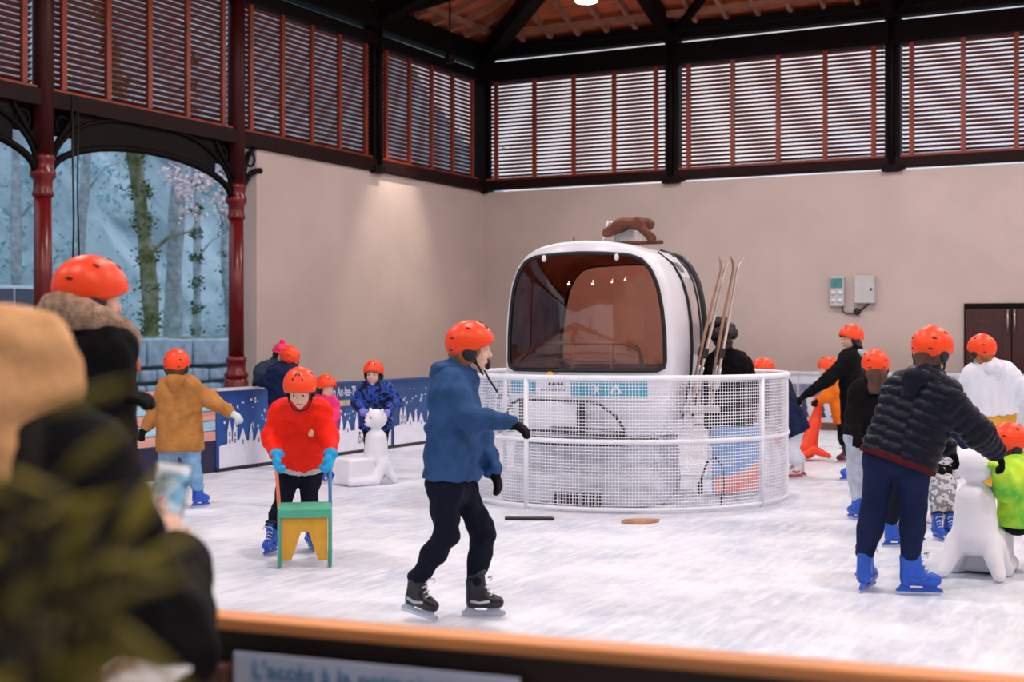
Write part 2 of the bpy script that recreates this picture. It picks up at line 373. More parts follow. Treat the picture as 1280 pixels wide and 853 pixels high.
beam(7, MB().box(((XL + XR) / 2, YB, 6.635), (XR - XL, 0.26, 0.12)), M_dark, 'dark middle beam along the back side')
beam(8, MB().box(((XL + XR) / 2, YB, 6.775), (XR - XL, 0.26, 0.12)), M_dark, 'dark eaves beam along the back side')

# louvred clerestory screens, every slat its own piece
SLAT = {}
def slat_mesh(w):
    k = round(w, 3)
    if k not in SLAT:
        SLAT[k] = MB().box((0, 0, 0), (k, 0.066, 0.011), Matrix.Rotation(math.radians(-27), 3, 'X')).mesh('slat'); SLAT[k].materials.append(M_slat)
    return SLAT[k]
def louvre(p, rz, L, label):
    root = empty('louvre_screen', p, rz, label=label, cat='louvre', group='louvred screens under the eaves')
    z0, z1 = 0.03, 1.80; e = 0.30; ms = [e + (L - 2 * e) * i / 4 for i in range(5)]
    for x in ms:
        MB().box((x, -0.055, (z0 + z1) / 2), (0.074, 0.05, z1 - z0)).build('mullion', M_mull, root)
    cols = [(0.14, ms[0])] + [(ms[i], ms[i + 1]) for i in range(4)] + [(ms[4], L - 0.14)]
    n = 25; pitch = (z1 - z0) / n
    for a, b in cols:
        me = slat_mesh(b - a - 0.004)
        for i in range(n):
            o = link('slat', me, None, root); o.location = ((a + b) / 2, 0.01, z0 + pitch * (i + 0.5)); o.rotation_euler = (random.uniform(-.03, .03), 0, 0)
    MB().box((L / 2, -0.03, 0.0), (L - 0.2, 0.09, 0.05)).build('bottom_rail', M_mull, root)
    return root
for y, w in ((8.0, 'louvred screen of red brown slats at the top left corner of the view'), (11.5, 'louvred screen of red brown slats between the two iron columns'),
             (15.0, 'louvred screen over the near half of the left beige wall'), (18.5, 'louvred screen next to the corner over the left beige wall')):
    louvre((XL - 0.04, y, 4.35), math.pi / 2, 3.5, w)
for i, w in enumerate(('louvred screen with bright gaps above the cabin, next to the corner', 'louvred screen with bright gaps in the middle of the back wall', 'louvred screen with bright gaps at the right edge of the view')):
    louvre((BX[i], YB + 0.04, 4.35), 0, BX[i + 1] - BX[i], w)

# roof
RZ, SL = 6.90, 0.36; XC = (XL + XR) / 2; HW = XC - XL
def roof():
    m = MB(); x0, x1, y0, y1 = XL - 0.5, XR + 0.5, YF - 0.5, YB + 0.5; h = HW + 0.5; zt = RZ + SL * HW; z0 = RZ - SL * 0.5; t = 0.08
    A, Bv, Cc, D = Vector((x0, y0, z0)), Vector((x1, y0, z0)), Vector((x1, y1, z0)), Vector((x0, y1, z0)); P = Vector((XC, y0 + h, zt)); Q = Vector((XC, y1 - h, zt))
    vs = [A, Bv, Cc, D, P, Q]; vs = vs + [v + Vector((0, 0, t)) for v in vs]
    fs = [(0, 4, 5, 3), (3, 5, 2), (2, 5, 4, 1), (1, 4, 0)]
    fs2 = [tuple(i + 6 for i in f) for f in fs]; side = [(0, 1, 7, 6), (1, 2, 8, 7), (2, 3, 9, 8), (3, 0, 6, 9)]
    m.add(vs, fs + fs2 + side); return m
ceil = tag(roof().build('ceiling', M_deck), 'hipped roof with brown boarding on dark timbers', 'ceiling', kind='structure')
def rz(x, y): return RZ + SL * min(x - XL, YB - y, XR - x)
def rafters():
    n = 0
    x = XL + 0.9
    while x < -0.5:
        L = min(x - XL, 6.0); a = Vector((x, YB - 0.1, rz(x, YB - 0.1) - 0.07)); b = Vector((x, YB - L, RZ + SL * L - 0.07))
        MB().bar(a, b, 0.07, 0.12).build('rafter', M_raft, ceil); x += 0.55
    y = YB - 0.9
    while y > 8:
        L = min(YB - y, 6.0); a = Vector((XL + 0.1, y, RZ + SL * 0.1 - 0.07)); b = Vector((XL + L, y, RZ + SL * L - 0.07))
        MB().bar(a, b, 0.07, 0.12).build('rafter', M_raft, ceil); y -= 0.55
    for k in (0.5, 2.0, 3.5):   # purlins
        z = RZ + SL * k - 0.16
        MB().bar((XL + k, YB - k, z), (XR - k, YB - k, z), 0.09, 0.1).build('purlin', M_raft, ceil)
        MB().bar((XL + k, YB - k, z), (XL + k, YF, z), 0.09, 0.1).build('purlin', M_raft, ceil)
rafters()
def hip():
    m = MB(); a = Vector((XL, YB, RZ - 0.2)); b = Vector((XL + 5.5, YB - 5.5, RZ + 0.95)); m.bar(a - Vector((0, 0, .1)), b, 0.26, 0.30); return m
beam(9, hip(), M_dark, 'dark hip rafter rising from the corner')
def truss(p, d, label, n):
    d = Vector(d); p = Vector(p); m = MB()
    m.bar(p + Vector((0, 0, 6.68)), p + d * 9 + Vector((0, 0, RZ + SL * 9 - 0.28)), 0.2, 0.3)
    w_ = Vector((abs(d.y), abs(d.x), 0)); m.bar(p + Vector((0, 0, 6.6)), p + w_ * 1.0 + d * .9 + Vector((0, 0, 7.12)), 0.10, 0.14)
    m.bar(p + d * 0.1 + Vector((0, 0, 6.7)), p + d * 4.0 + Vector((0, 0, 7.9)), 0.1, 0.12)
    beam(n, m, M_dark, label)
truss((-8.4, YB - 0.1, 0), (0, -1, 0), 'dark principal rafter above the cabin', 10)
truss((-4.65, YB - 0.1, 0), (0, -1, 0), 'dark principal rafter at the right', 11)
truss((XL + 0.1, 15, 0), (1, 0, 0), 'dark principal rafter above the wall end', 12)
truss((XL + 0.1, 18.5, 0), (1, 0, 0), 'dark principal rafter near the corner', 13)
truss((XL + 0.1, 11.5, 0), (1, 0, 0), 'dark principal rafter at the left', 14)
truss((-0.9, YB - 0.1, 0), (0, -1, 0), 'dark principal rafter beyond the right edge', 15)

# pendant lamps
M_lampm = mat('lamp_housing', rgb((150, 150, 155)), 0.4, metal=0.6)
M_glow = mat('lamp_diffuser', (1, 1, 1), 0.5, emit=(1, 0.95, 0.9), es=30.0, var=0)
def lamp(x, y, z, label, w=LAMP_W):
    root = empty('pendant_lamp', (x, y, z), label=label, cat='lamp', group='round pendant lamps under the roof')
    MB().lathe([(0.05, 0.22), (0.07, 0.2), (0.10, 0.10), (0.17, 0.03), (0.17, 0.0), (0.165, 0.0)][::-1], n=20).build('housing', M_lampm, root)
    MB().lathe([(0.15, -0.015), (0.158, 0.0)], n=20).build('diffuser', M_glow, root)
    zr = rz(x, y); MB().tube([(0, 0, 0.22), (0, 0, max(0.3, zr - z))], 0.012, 6).build('stem', M_dark, root)
    ld = bpy.data.lights.new('lamp_light', 'AREA'); ld.shape = 'DISK'; ld.size = 0.3; ld.energy = w; ld.color = (1.0, 0.965, 0.95)
    lo = bpy.data.objects.new('lamp_light', ld); COL.objects.link(lo); lo.parent = root; lo.location = (0, 0, -0.03)
    pd = bpy.data.lights.new('lamp_spill', 'POINT'); pd.energy = w * 0.16; pd.shadow_soft_size = 0.1; pd.color = (1.0, 0.8, 0.62)
    po = bpy.data.objects.new('lamp_spill', pd); COL.objects.link(po); po.parent = root; po.location = (0, 0, 0.45 if zr - z > 0.6 else 0.25)
names = iter(['pendant lamp glowing at the top edge of the view', 'pendant lamp out of view above the left boards', 'pendant lamp out of view over the front left', 'pendant lamp out of view behind the photographer on the left',
              'pendant lamp out of view above the wall boxes', 'pendant lamp out of view over the cabin', 'pendant lamp out of view over the middle of the ice', 'pendant lamp out of view behind the photographer',
              'pendant lamp out of view at the back right', 'pendant lamp out of view over the right skaters', 'pendant lamp out of view over the near right ice', 'pendant lamp out of view behind on the right',
              'pendant lamp out of view at the far right corner', 'pendant lamp out of view on the far right', 'pendant lamp out of view near the right side', 'pendant lamp out of view right behind the camera'])
LP = at(733, 1, 20.0)
for i in range(4):
    for j in range(4):
        lamp(LP.x + 4.3 * i, LP.y - 5.6 * j, LP.z, next(names))
# wall washer spot above the left wall
def washer():
    p = Vector((XL + 1.05, 19.1, 5.9)); root = empty('spotlight', p, label='small spotlight washing the left beige wall with a cone of light', cat='spotlight')
    MB().lathe([(0.07, 0.0), (0.08, 0.12), (0.05, 0.18)], n=14).build('housing', M_dark, root)
    MB().tube([(0, 0, 0.18), (0, 0, rz(p.x, p.y) - p.z)], 0.015, 6).build('stem', M_dark, root)
    ld = bpy.data.lights.new('spot', 'SPOT'); ld.energy = 420; ld.spot_size = math.radians(54); ld.spot_blend = 0.85; ld.shadow_soft_size = 0.05; ld.color = (1, 0.86, 0.72)
    lo = bpy.data.objects.new('spot', ld); COL.objects.link(lo); lo.parent = root; lo.location = (0, 0, -0.03)
    tgt = Vector((XL, 19.1, 2.3)); lo.rotation_euler = (tgt - p).to_track_quat('-Z', 'Y').to_euler()
washer()

# door and wall boxes on the back wall
M_door = mat('door_wood', rgb((58, 16, 16)), 0.45, var=0.25, scale=3, stretch=(6, 1, 1))
M_steel = mat('brushed_steel', rgb((190, 190, 195)), 0.3, metal=0.9, var=0.05)
d1 = empty('door_1', (-2.84, YB, -0.11), label='dark brown double door in the back wall', cat='door', kind='structure')
MB().box((0, -0.01, 1.03), (1.42, 0.05, 2.12)).build('door_frame', M_dark, d1)
for sx in (-1, 1):
    lf = MB().box((sx * 0.345, -0.045, 1.0), (0.675, 0.04, 2.0)).build('door_leaf', M_door, d1, bevel=0.005)
    MB().box((sx * 0.345, -0.07, 1.45), (0.42, 0.012, 0.75)).build('panel', M_door, lf, bevel=0.004)
    MB().box((sx * 0.345, -0.07, 0.5), (0.42, 0.012, 0.75)).build('panel', M_door, lf, bevel=0.004)
    h = MB(); h.tube([(sx * 0.05, -0.06, 1.62), (sx * 0.05, -0.12, 1.62), (sx * 0.05, -0.12, 1.98), (sx * 0.05, -0.06, 1.98)], 0.013, 8); h.build('door_handle', M_steel, lf)
M_grey = mat('grey_enclosure', rgb((186, 184, 186)), 0.45, var=0.05)
M_screen = mat('lcd_screen', rgb((70, 130, 135)), 0.2, var=0.2, scale=20)
M_black = mat('black_plastic', rgb((18, 18, 20)), 0.5, var=0.2)
t1 = empty('control_panel', (-5.53, YB, 2.2), label='narrow control unit with a green screen and four buttons on the back wall', cat='control panel')
MB().box((0, -0.05, 0), (0.24, 0.10, 0.49)).build('case', M_grey, t1, bevel=0.015)
MB().box((0, -0.103, 0.13), (0.19, 0.008, 0.16)).build('screen', M_screen, t1)
for i in (-1, 1):
    for j in (0, 1): MB().lathe([(0.036, 0), (0.036, 0.012)], n=14).build('button', M_white, t1).matrix_local = Matrix.Translation((i * 0.055, -0.10, -0.03 - 0.125 * j)) @ Matrix.Rotation(math.pi / 2, 4, 'X')
t2 = empty('fuse_box', (-5.08, YB, 2.22), label='plain grey electrical box with a black lock on the back wall', cat='electrical box')
MB().box((0, -0.06, 0), (0.33, 0.12, 0.45)).build('case', M_grey, t2, bevel=0.012)
MB().box((0, -0.122, 0), (0.31, 0.01, 0.43)).build('lid', M_grey, t2, bevel=0.004)
MB().ell((0.11, -0.13, 0.0), (0.02, 0.012, 0.025)).build('lock', M_black, t2)
t3 = empty('wall_cable', (-5.3, YB, 1.92), label='black cable and plug hanging below the two wall boxes', cat='cable')
MB().tube([(-0.15, -0.03, 0.05), (-0.15, -0.03, -0.04), (-0.10, -0.03, -0.08), (0.05, -0.03, -0.085), (0.14, -0.03, -0.04), (0.28, -0.03, 0.08)], 0.012, 8).build('cord', M_black, t3)
MB().ell((0.09, -0.045, -0.055), (0.06, 0.045, 0.06)).build('plug', M_black, t3)
# ================================================================== outside the open left side
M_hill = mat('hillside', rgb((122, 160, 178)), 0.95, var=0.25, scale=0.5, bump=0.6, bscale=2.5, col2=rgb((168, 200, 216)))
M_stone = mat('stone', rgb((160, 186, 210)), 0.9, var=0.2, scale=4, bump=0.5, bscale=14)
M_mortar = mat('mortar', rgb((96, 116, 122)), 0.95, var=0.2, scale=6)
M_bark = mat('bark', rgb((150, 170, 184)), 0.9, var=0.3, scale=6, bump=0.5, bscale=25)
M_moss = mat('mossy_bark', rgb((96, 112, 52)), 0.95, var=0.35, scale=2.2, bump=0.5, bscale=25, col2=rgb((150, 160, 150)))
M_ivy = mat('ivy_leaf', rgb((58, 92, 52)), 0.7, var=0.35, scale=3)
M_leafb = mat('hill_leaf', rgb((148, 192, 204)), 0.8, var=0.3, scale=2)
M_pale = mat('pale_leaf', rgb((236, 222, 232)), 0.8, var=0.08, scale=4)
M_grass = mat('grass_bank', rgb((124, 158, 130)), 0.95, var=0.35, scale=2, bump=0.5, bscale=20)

def hill():
    nx, ny = 40, 90; V = []; r = np.random.RandomState(3); ph = r.uniform(0, 6, 8)
    for i in range(nx):
        for j in range(ny):
            x = -24 - 30 * i / (nx - 1); y = -25 + 86 * j / (ny - 1); s = -24 - x
            z = -0.1 + 1.15 * s + 0.5 * math.sin(y * 0.5 + ph[0] + x * .3) + 0.35 * math.sin(y * 1.3 + ph[1] - x) + 0.25 * math.sin(y * 2.7 + x * 2.1 + ph[2])
            V.append((x + 0.4 * math.sin(y * 1.7 + z), y, max(z, -0.12)))
    Q = [(i * ny + j, i * ny + j + 1, (i + 1) * ny + j + 1, (i + 1) * ny + j) for i in range(nx - 1) for j in range(ny - 1)]
    return tag(link('hillside', np_mesh('hillside', np.array(V), np.array(Q)), M_hill), 'steep misty blue green hillside outside', 'hillside', kind='structure')
hill()
def leaves(pts, size, n):
    """n small quads scattered about the given (centre, radius) clouds"""
    r = np.random.RandomState(len(pts) + n); V = []; Q = []
    for i in range(n):
        c, rad = pts[r.randint(len(pts))]; p = np.array(c) + r.normal(size=3) * rad * 0.5; u = r.normal(size=3); u /= np.linalg.norm(u); w = np.cross(u, r.normal(size=3)); w /= np.linalg.norm(w); s = size * r.uniform(0.6, 1.3)
        b = len(V); V += [p - u * s, p - w * s * .6, p + u * s, p + w * s * .6]; Q.append((b, b + 1, b + 2, b + 3))
    return np_mesh('leaves', np.array(V), np.array(Q), False)
# undergrowth on the hill
def underg():
    r = np.random.RandomState(5); pts = []
    for i in range(260):
        x = -24.5 - 12 * r.rand(); y = 2 + 55 * r.rand(); pts.append(((x, y, 1.15 * (-24 - x) + 0.5), 1.3))
    return pts
tag(link('undergrowth', leaves(underg(), 0.09, 40000), M_leafb), 'blue green leaves and scrub covering the hillside', 'undergrowth', kind='stuff')

def wallpt(px, x):   # point on the vertical plane X = x seen at image column px
    k = (px - 640) / F; d = x / (FWD.x + k * RGT.x); return RGT * (k * d) + FWD * d, d
# stone retaining wall, stone by stone
sw = empty('stone_wall', (-20.0, 20, -0.11), label='low retaining wall of grey blue stone blocks outside', cat='stone wall')
MB().box((-0.3, 0, .75), (0.4, 22, 1.46)).build('core', M_mortar, sw)
def stones():
    r = random.Random(4); z = 0.0
    for row, h in enumerate((0.26, 0.30, 0.34, 0.66)):
        y = -9.0 + r.uniform(0, 0.5)
        while y < 9.5:
            w = r.uniform(0.4, 1.0) * (1.2 if row == 3 else .8); hh = h - 0.05 - r.uniform(0, .06)
            m = MB().box((0, 0, 0), (0.3, w - 0.05, hh))
            o = m.build('stone', M_stone, sw, (r.uniform(-.04, .05), y + w / 2, z + h / 2), bevel=0.05); o.rotation_euler = (r.uniform(-.03, .03), 0, r.uniform(-.05, .05)); y += w
        z += h
stones()
cap_ = MB()
tag(MB().box((-22.3, 15.1, .47), (4.2, 14.2, .96)).box((-22.3, 27.1, .72), (4.2, 9.8, 1.46)).build('grass_bank', M_grass), 'grassy bank held up behind the stone wall', 'bank', kind='structure')

def tree(px, x, h, r0, label, lean=(0, 0), m=M_bark, ivy=0, branches=(), crown=None, ivm=M_ivy, z0=0.9):
    p, d = wallpt(px, x); p.z = z0; root = empty('tree', p, label=label, cat='tree', group='trees outside the open side')
    n = 14; rr = random.Random(px); pts = []; rad = []
    for i in range(n):
        t = i / (n - 1); pts.append(Vector((0.1 * math.sin(t * 7 + px), lean[0] * t + lean[1] * math.sin(t * 5) + 0.05 * math.sin(t * 13), h * t - 0.6 * (1 - t)))); rad.append(r0 * (1.15 - 0.55 * t) * (1 + 0.15 * math.sin(t * 23 + px)))
    MB().tube(pts, rad, 10).build('trunk', m, root)
    for (t, dy, dz, rb) in branches:
        i = int(t * (n - 1)); a = pts[i]; q = [a, a + Vector((0.1, dy * 0.4, dz * 0.55)), a + Vector((0.2, dy * 0.75, dz * 0.7)), a + Vector((0.1, dy, dz))]
        MB().tube(q, [rb, rb * .8, rb * .6, rb * .3], 7).build('branch', m, root)
    if ivy:
        cl = [(tuple(q), r0 * 1.5) for q in pts[1:]]; link('ivy', leaves(cl, 0.055, ivy), ivm, root)['kind'] = 'stuff'
    if crown: link('foliage', leaves(crown[0], 0.10, crown[1]), crown[2], root)['kind'] = 'stuff'
    return root
tree(178, -21.4, 9.0, 0.17, 'mossy trunk wrapped in ivy leaning behind the stone wall', lean=(-0.9, 0.55), m=M_moss, ivy=2600, branches=[(0.32, 1.6, 0.9, 0.05), (0.6, -1.5, 1.2, 0.04)], ivm=mat('moss_ivy', rgb((84, 104, 50)), 0.8, var=0.4, scale=4))
tree(218, -22.0, 8.5, 0.20, 'pale grey tree trunk right of the mossy one', branches=[(0.5, 1.4, 1.2, 0.04)])
tree(244, -22.9, 7.5, 0.10, 'slim trunk with loose green ivy outside', ivy=1500, branches=[(0.45, 1.2, .9, 0.03)])
tree(283, -23.0, 8.0, 0.14, 'bare bluish trunk near the end of the beige wall', ivy=500, branches=[(0.5, -1.2, 1.1, 0.03)])
tree(104, -23.5, 9.0, 0.12, 'thin bluish trunk right of the near iron column', branches=[(0.5, 1.4, 1.3, 0.03)])
tree(18, -24.3, 9.0, 0.13, 'thin bluish trunk at the left edge of the view', branches=[(0.4, 1.4, 1.3, 0.03)])
def pale():
    c = []
    for px, py in ((232, 238), (215, 222), (245, 225), (285, 232), (300, 245), (292, 262), (270, 250), (308, 255), (240, 262), (262, 222)):
        p, d = wallpt(px, -21.0); q = at(px, py, d); c.append((tuple(q - P0), 0.28))
    return c
P0, _d = wallpt(300, -21.0); P0.z = 1.0
pt = empty('blossom_tree', P0, label='slender tree with pale pinkish leaves by the iron column', cat='tree')
MB().tube([(0, 0, -.3), (0.05, -0.2, 1.2), (0, -0.1, 2.4), (0, -0.6, 3.4)], [0.07, 0.06, 0.05, 0.03], 8).build('trunk', M_bark, pt)
link('foliage', leaves(pale(), 0.07, 520), M_pale, pt)['kind'] = 'stuff'

# parked car just left of the near column
M_car = mat('car_paint', rgb((170, 196, 214)), 0.25, var=0.04, coat=0.6); M_glassd = mat('car_glass', rgb((24, 52, 88)), 0.08, var=0.1)
cp, _d = wallpt(-34, -22.3); car = empty('parked_car', (cp.x, cp.y, 0.95), math.radians(3), label='pale blue car parked outside behind the hooded spectator', cat='car')
def car_mesh():
    prof = [(-2.0, .35), (-2.05, .75), (-1.75, .98), (-1.0, 1.05), (-0.35, 1.52), (0.9, 1.55), (1.6, 1.1), (1.95, 1.0), (2.05, .6), (2.0, .35)]
    m = MB(); m.prism([(a, b) for a, b in prof], (-0.82, 0, 0), (0, 1, 0), (0, 0, 1), (1, 0, 0), 1.64); return m
car_mesh().build('car_body', M_car, car, bevel=0.08)
for sx in (-1, 1):
    MB().prism([(-0.85, 1.08), (-0.3, 1.45), (0.25, 1.47), (0.25, 1.08)], (sx * 0.83, 0, 0), (0, 1, 0), (0, 0, 1), (sx, 0, 0), 0.01).build('window', M_glassd, car)
    MB().prism([(0.32, 1.08), (0.32, 1.47), (0.85, 1.47), (1.35, 1.10)], (sx * 0.83, 0, 0), (0, 1, 0), (0, 0, 1), (sx, 0, 0), 0.01).build('window', M_glassd, car)
    for yy in (-1.3, 1.3):
        w = MB(); w.tube([(sx * 0.68, yy, 0.33), (sx * 0.85, yy, 0.33)], 0.33, 18); wo = w.build('wheel', M_black, car)
        MB().tube([(sx * 0.84, yy, 0.33), (sx * 0.865, yy, 0.33)], 0.2, 14).build('hubcap', M_steel, wo)
for (a, b) in (((-0.95, 1.09), (-0.38, 1.51)), ((0.95, 1.54), (1.52, 1.17))):
    dy, dz = b[0] - a[0], b[1] - a[1]; n = Vector((0, -dz, dy)).normalized(); m = MB(); m.prism([(-0.7, 0.05), (0.7, 0.05), (0.6, 0.95), (-0.6, 0.95)], Vector((0, a[0], a[1])) + n * 0.005, (1, 0, 0), (0, dy, dz), n, 0.012); m.build('windscreen', M_glassd, car)

# hanging cables by the near column
hc = empty('hanging_cable', (XL + 0.2, 11.75, 4.3), label='black cables hanging beside the near iron column', cat='cable')
MB().tube([(0, 0, 0), (0.01, 0.02, -1.5), (0, 0, -2.7)], 0.012, 6).build('cord', M_black, hc)
MB().tube([(0.02, 0.08, 0), (0.03, 0.06, -1.2), (0.02, 0.12, -2.4)], 0.010, 6).build('cord', M_black, hc)

# ================================================================== rink boards
XBD, YBD = -9.65, 21.1
M_blue = mat('banner_blue', rgb((26, 66, 150)), 0.55, var=0.25, scale=1.5, col2=rgb((38, 92, 170)))
M_blue2 = mat('banner_blue_far', rgb((34, 74, 128)), 0.55, var=0.2, scale=1.5)
M_bwhite = mat('banner_white', rgb((222, 224, 238)), 0.55, var=0.03)
M_bred = mat('banner_red', rgb((206, 60, 44)), 0.55, var=0.1)
M_bdark = mat('banner_dark', rgb((30, 34, 60)), 0.55, var=0.1)
M_bgrey = mat('banner_grey', rgb((120, 130, 170)), 0.55, var=0.1)
M_navy = mat('board_navy', rgb((24, 24, 58)), 0.5, var=0.3, scale=2)
M_plankp = mat('plank_pink', rgb((206, 150, 140)), 0.65, var=0.18, scale=4, stretch=(1, .3, 6)); M_plankb = mat('plank_blue', rgb((150, 196, 214)), 0.65, var=0.15, scale=4, stretch=(1, .3, 6))
M_kick = mat('kick_strip', rgb((26, 26, 30)), 0.5)
M_cap = mat('board_cap', rgb((200, 206, 214)), 0.45, var=0.05)
M_tan = mat('board_timber', rgb((190, 166, 146)), 0.7, var=0.15, scale=4)

def circ(x, y, r, n=12, sx=1.0): return [(x + sx * r * math.cos(2 * math.pi * i / n), y + r * math.sin(2 * math.pi * i / n)) for i in range(n)]
def ring(x, y, r0, r1, n=20, sx=1.0):
    out = []
    for i in range(n):
        a, b = 2 * math.pi * i / n, 2 * math.pi * (i + 1) / n
        out.append([(x + sx * r0 * math.cos(a), y + r0 * math.sin(a)), (x + sx * r1 * math.cos(a), y + r1 * math.sin(a)), (x + sx * r1 * math.cos(b), y + r1 * math.sin(b)), (x + sx * r0 * math.cos(b), y + r0 * math.sin(b))])
    return out
def decal(name, polys, m, parent, fr, lift):
    mb = MB()
    for p in polys: mb.prism(p, fr[0] + fr[3] * lift, fr[1], fr[2], fr[3], 0.0015)
    return mb.build(name, m, parent, kind='stuff' if len(polys) > 1 else None)
def art(fr, parent, u0, L, top, rnd, gnome=True):
    """printed winter townscape: snowy ground, spires, big wheel, little figures, snowflakes"""
    w = L; g = 0.33
    snow = [[(u0, 0.04), (u0 + w, 0.04), (u0 + w, g - .03), (u0 + w * .7, g), (u0 + w * .45, g - .04), (u0 + w * .2, g), (u0, g - .05)]]
    decal('printed_snow', snow, M_bwhite, parent, fr, 0.004)
    sky = []
    for x, ww, h in ((.10, .055, .50), (.155, .055, .49), (.235, .09, .40), (.32, .05, .44), (.40, .10, .38), (.52, .055, .45), (.60, .09, .39), (.90, .07, .42)):
        x *= w; ww *= 1.3; sky.append([(u0 + x - ww / 2, g - .08), (u0 + x + ww / 2, g - .08), (u0 + x + ww / 2, h - .07), (u0 + x, h + .06), (u0 + x - ww / 2, h - .07)])
    decal('printed_town', sky, M_bwhite, parent, fr, 0.006)
    win = [[(u0 + x * w - .015, y), (u0 + x * w + .015, y), (u0 + x * w + .015, y + .05), (u0 + x * w - .015, y + .05)] for x, y in ((.10, .30), (.155, .30), (.235, .28), (.40, .28), (.60, .28), (.90, .29), (.10, .38), (.155, .37))]
    decal('printed_windows', win, M_bgrey, parent, fr, 0.008)
    cx, cy = u0 + w * .74, 0.46
    wheel = ring(cx, cy, .165, .185) + [circ(cx + .205 * math.cos(a), cy + .205 * math.sin(a), .022, 8) for a in [i * math.pi / 9 for i in range(18)]]
    decal('printed_wheel', wheel, M_bwhite, parent, fr, 0.006)
    if gnome:
        decal('printed_gnome_beard', [circ(cx + .03, .40, .075, 12, .8), [(cx - .03, .40), (cx + .09, .40), (cx + .05, .26), (cx + .01, .26)]], M_bwhite, parent, fr, 0.010)
        decal('printed_gnome_coat', [[(cx - .06, .15), (cx + .12, .15), (cx + .10, .29), (cx - .04, .29)]], M_bred, parent, fr, 0.009)
        decal('printed_gnome_hat', [[(cx - .04, .45), (cx + .10, .45), (cx + .03, .57)]], M_bwhite, parent, fr, 0.009)
    fig = []
    for x in (.56, .62): fig += ring(u0 + w * x, .17, .035, .048, 12, .8) + [circ(u0 + w * x, .25, .022, 8)]
    decal('printed_figures', fig, M_bdark, parent, fr, 0.009)
    fl = [circ(u0 + rnd.uniform(.03, .97) * w, rnd.uniform(.45, top - .06), rnd.uniform(.006, .018), 8) for _ in range(46)]
    decal('printed_snowflakes', fl, M_bwhite, parent, fr, 0.007)

FR = (Vector((0, 0, 0)), Vector((0, 1, 0)), Vector((0, 0, 1)), Vector((1, 0, 0)))     # faces +x into the rink
rnd = random.Random(2)
def board_left(y0, y1, kind, label):
    root = empty('rink_board', (XBD, y0, 0), label=label, cat='rink board', group='boards along the left side of the rink')
    L = y1 - y0
    if kind == 'plank':
        MB().box((-0.04, L / 2, 0.17), (0.05, L, 0.34)).build('kick_panel', M_navy, root)
        hs = 0.54 / 5
        for i in range(5):
            MB().box((-0.03, L / 2, 0.345 + hs * (i + 0.5)), (0.04, L - 0.01, hs - 0.012)).build('plank', M_plankp if i % 2 == 0 else M_plankb, root)
        MB().box((-0.03, L / 2, 0.895), (0.09, L, 0.03)).build('cap_rail', M_plankp, root)
    else:
        MB().box((-0.03, L / 2, 0.46), (0.05, L - 0.01, 0.84)).build('panel', M_blue if kind == 'print' else M_blue2, root)
        MB().box((-0.03, L / 2, 0.895), (0.09, L, 0.03)).build('cap_rail', M_cap if kind == 'print' else M_blue2, root)
        MB().box((-0.01, L / 2, 0.02), (0.04, L, 0.045)).build('kick_strip', M_kick, root)
        if kind == 'text':
            MB().box((0.001, 0.8, 0.645), (0.014, 1.45, 0.07)).build('timber_strip', M_tan, root)
            Mx = Matrix(((0, 0, 1, 0.004), (.66, 0, 0, 0.06), (0, 1, 0, 0.735), (0, 0, 0, 1)))
            text_mesh('lettering', 'Patinoire Ax-les-Thermes', 0.165, M_bwhite, root, Mx)
            art(FR, root, 0.04, L - 0.08, 0.62, rnd)
        else: art(FR, root, 0.04, L - 0.08, 0.84, rnd)
    return root
board_left(2.6, 5.6, 'plank', 'pink and blue plank board nearest the front left corner')
board_left(5.6, 8.6, 'plank', 'pink and blue plank board behind the hooded spectator')
board_left(8.6, 11.6, 'plank', 'pink and blue plank board behind the child in the tan coat')
board_left(11.6, 13.38, 'print', 'blue printed board with white spires behind the red jacket child')
board_left(13.38, 15.13, 'text', 'blue printed board with white lettering behind the pink child')
board_left(15.13, 16.9, 'print2', 'blue printed board right of the snow bear')
board_left(16.9, 18.65, 'print2', 'blue printed board hidden behind the boy in the blue jacket')
board_left(18.65, YBD - 0.05, 'print2', 'last blue printed board before the far corner')
M_fir = mat('banner_fir', rgb((36, 44, 82)), 0.55, var=0.15)
M_bpale = mat('banner_pale', rgb((196, 198, 206)), 0.55, var=0.05); M_bochre = mat('banner_ochre', rgb((190, 140, 80)), 0.55, var=0.1)
FB = (Vector((0, 0, 0)), Vector((1, 0, 0)), Vector((0, 0, 1)), Vector((0, -1, 0)))
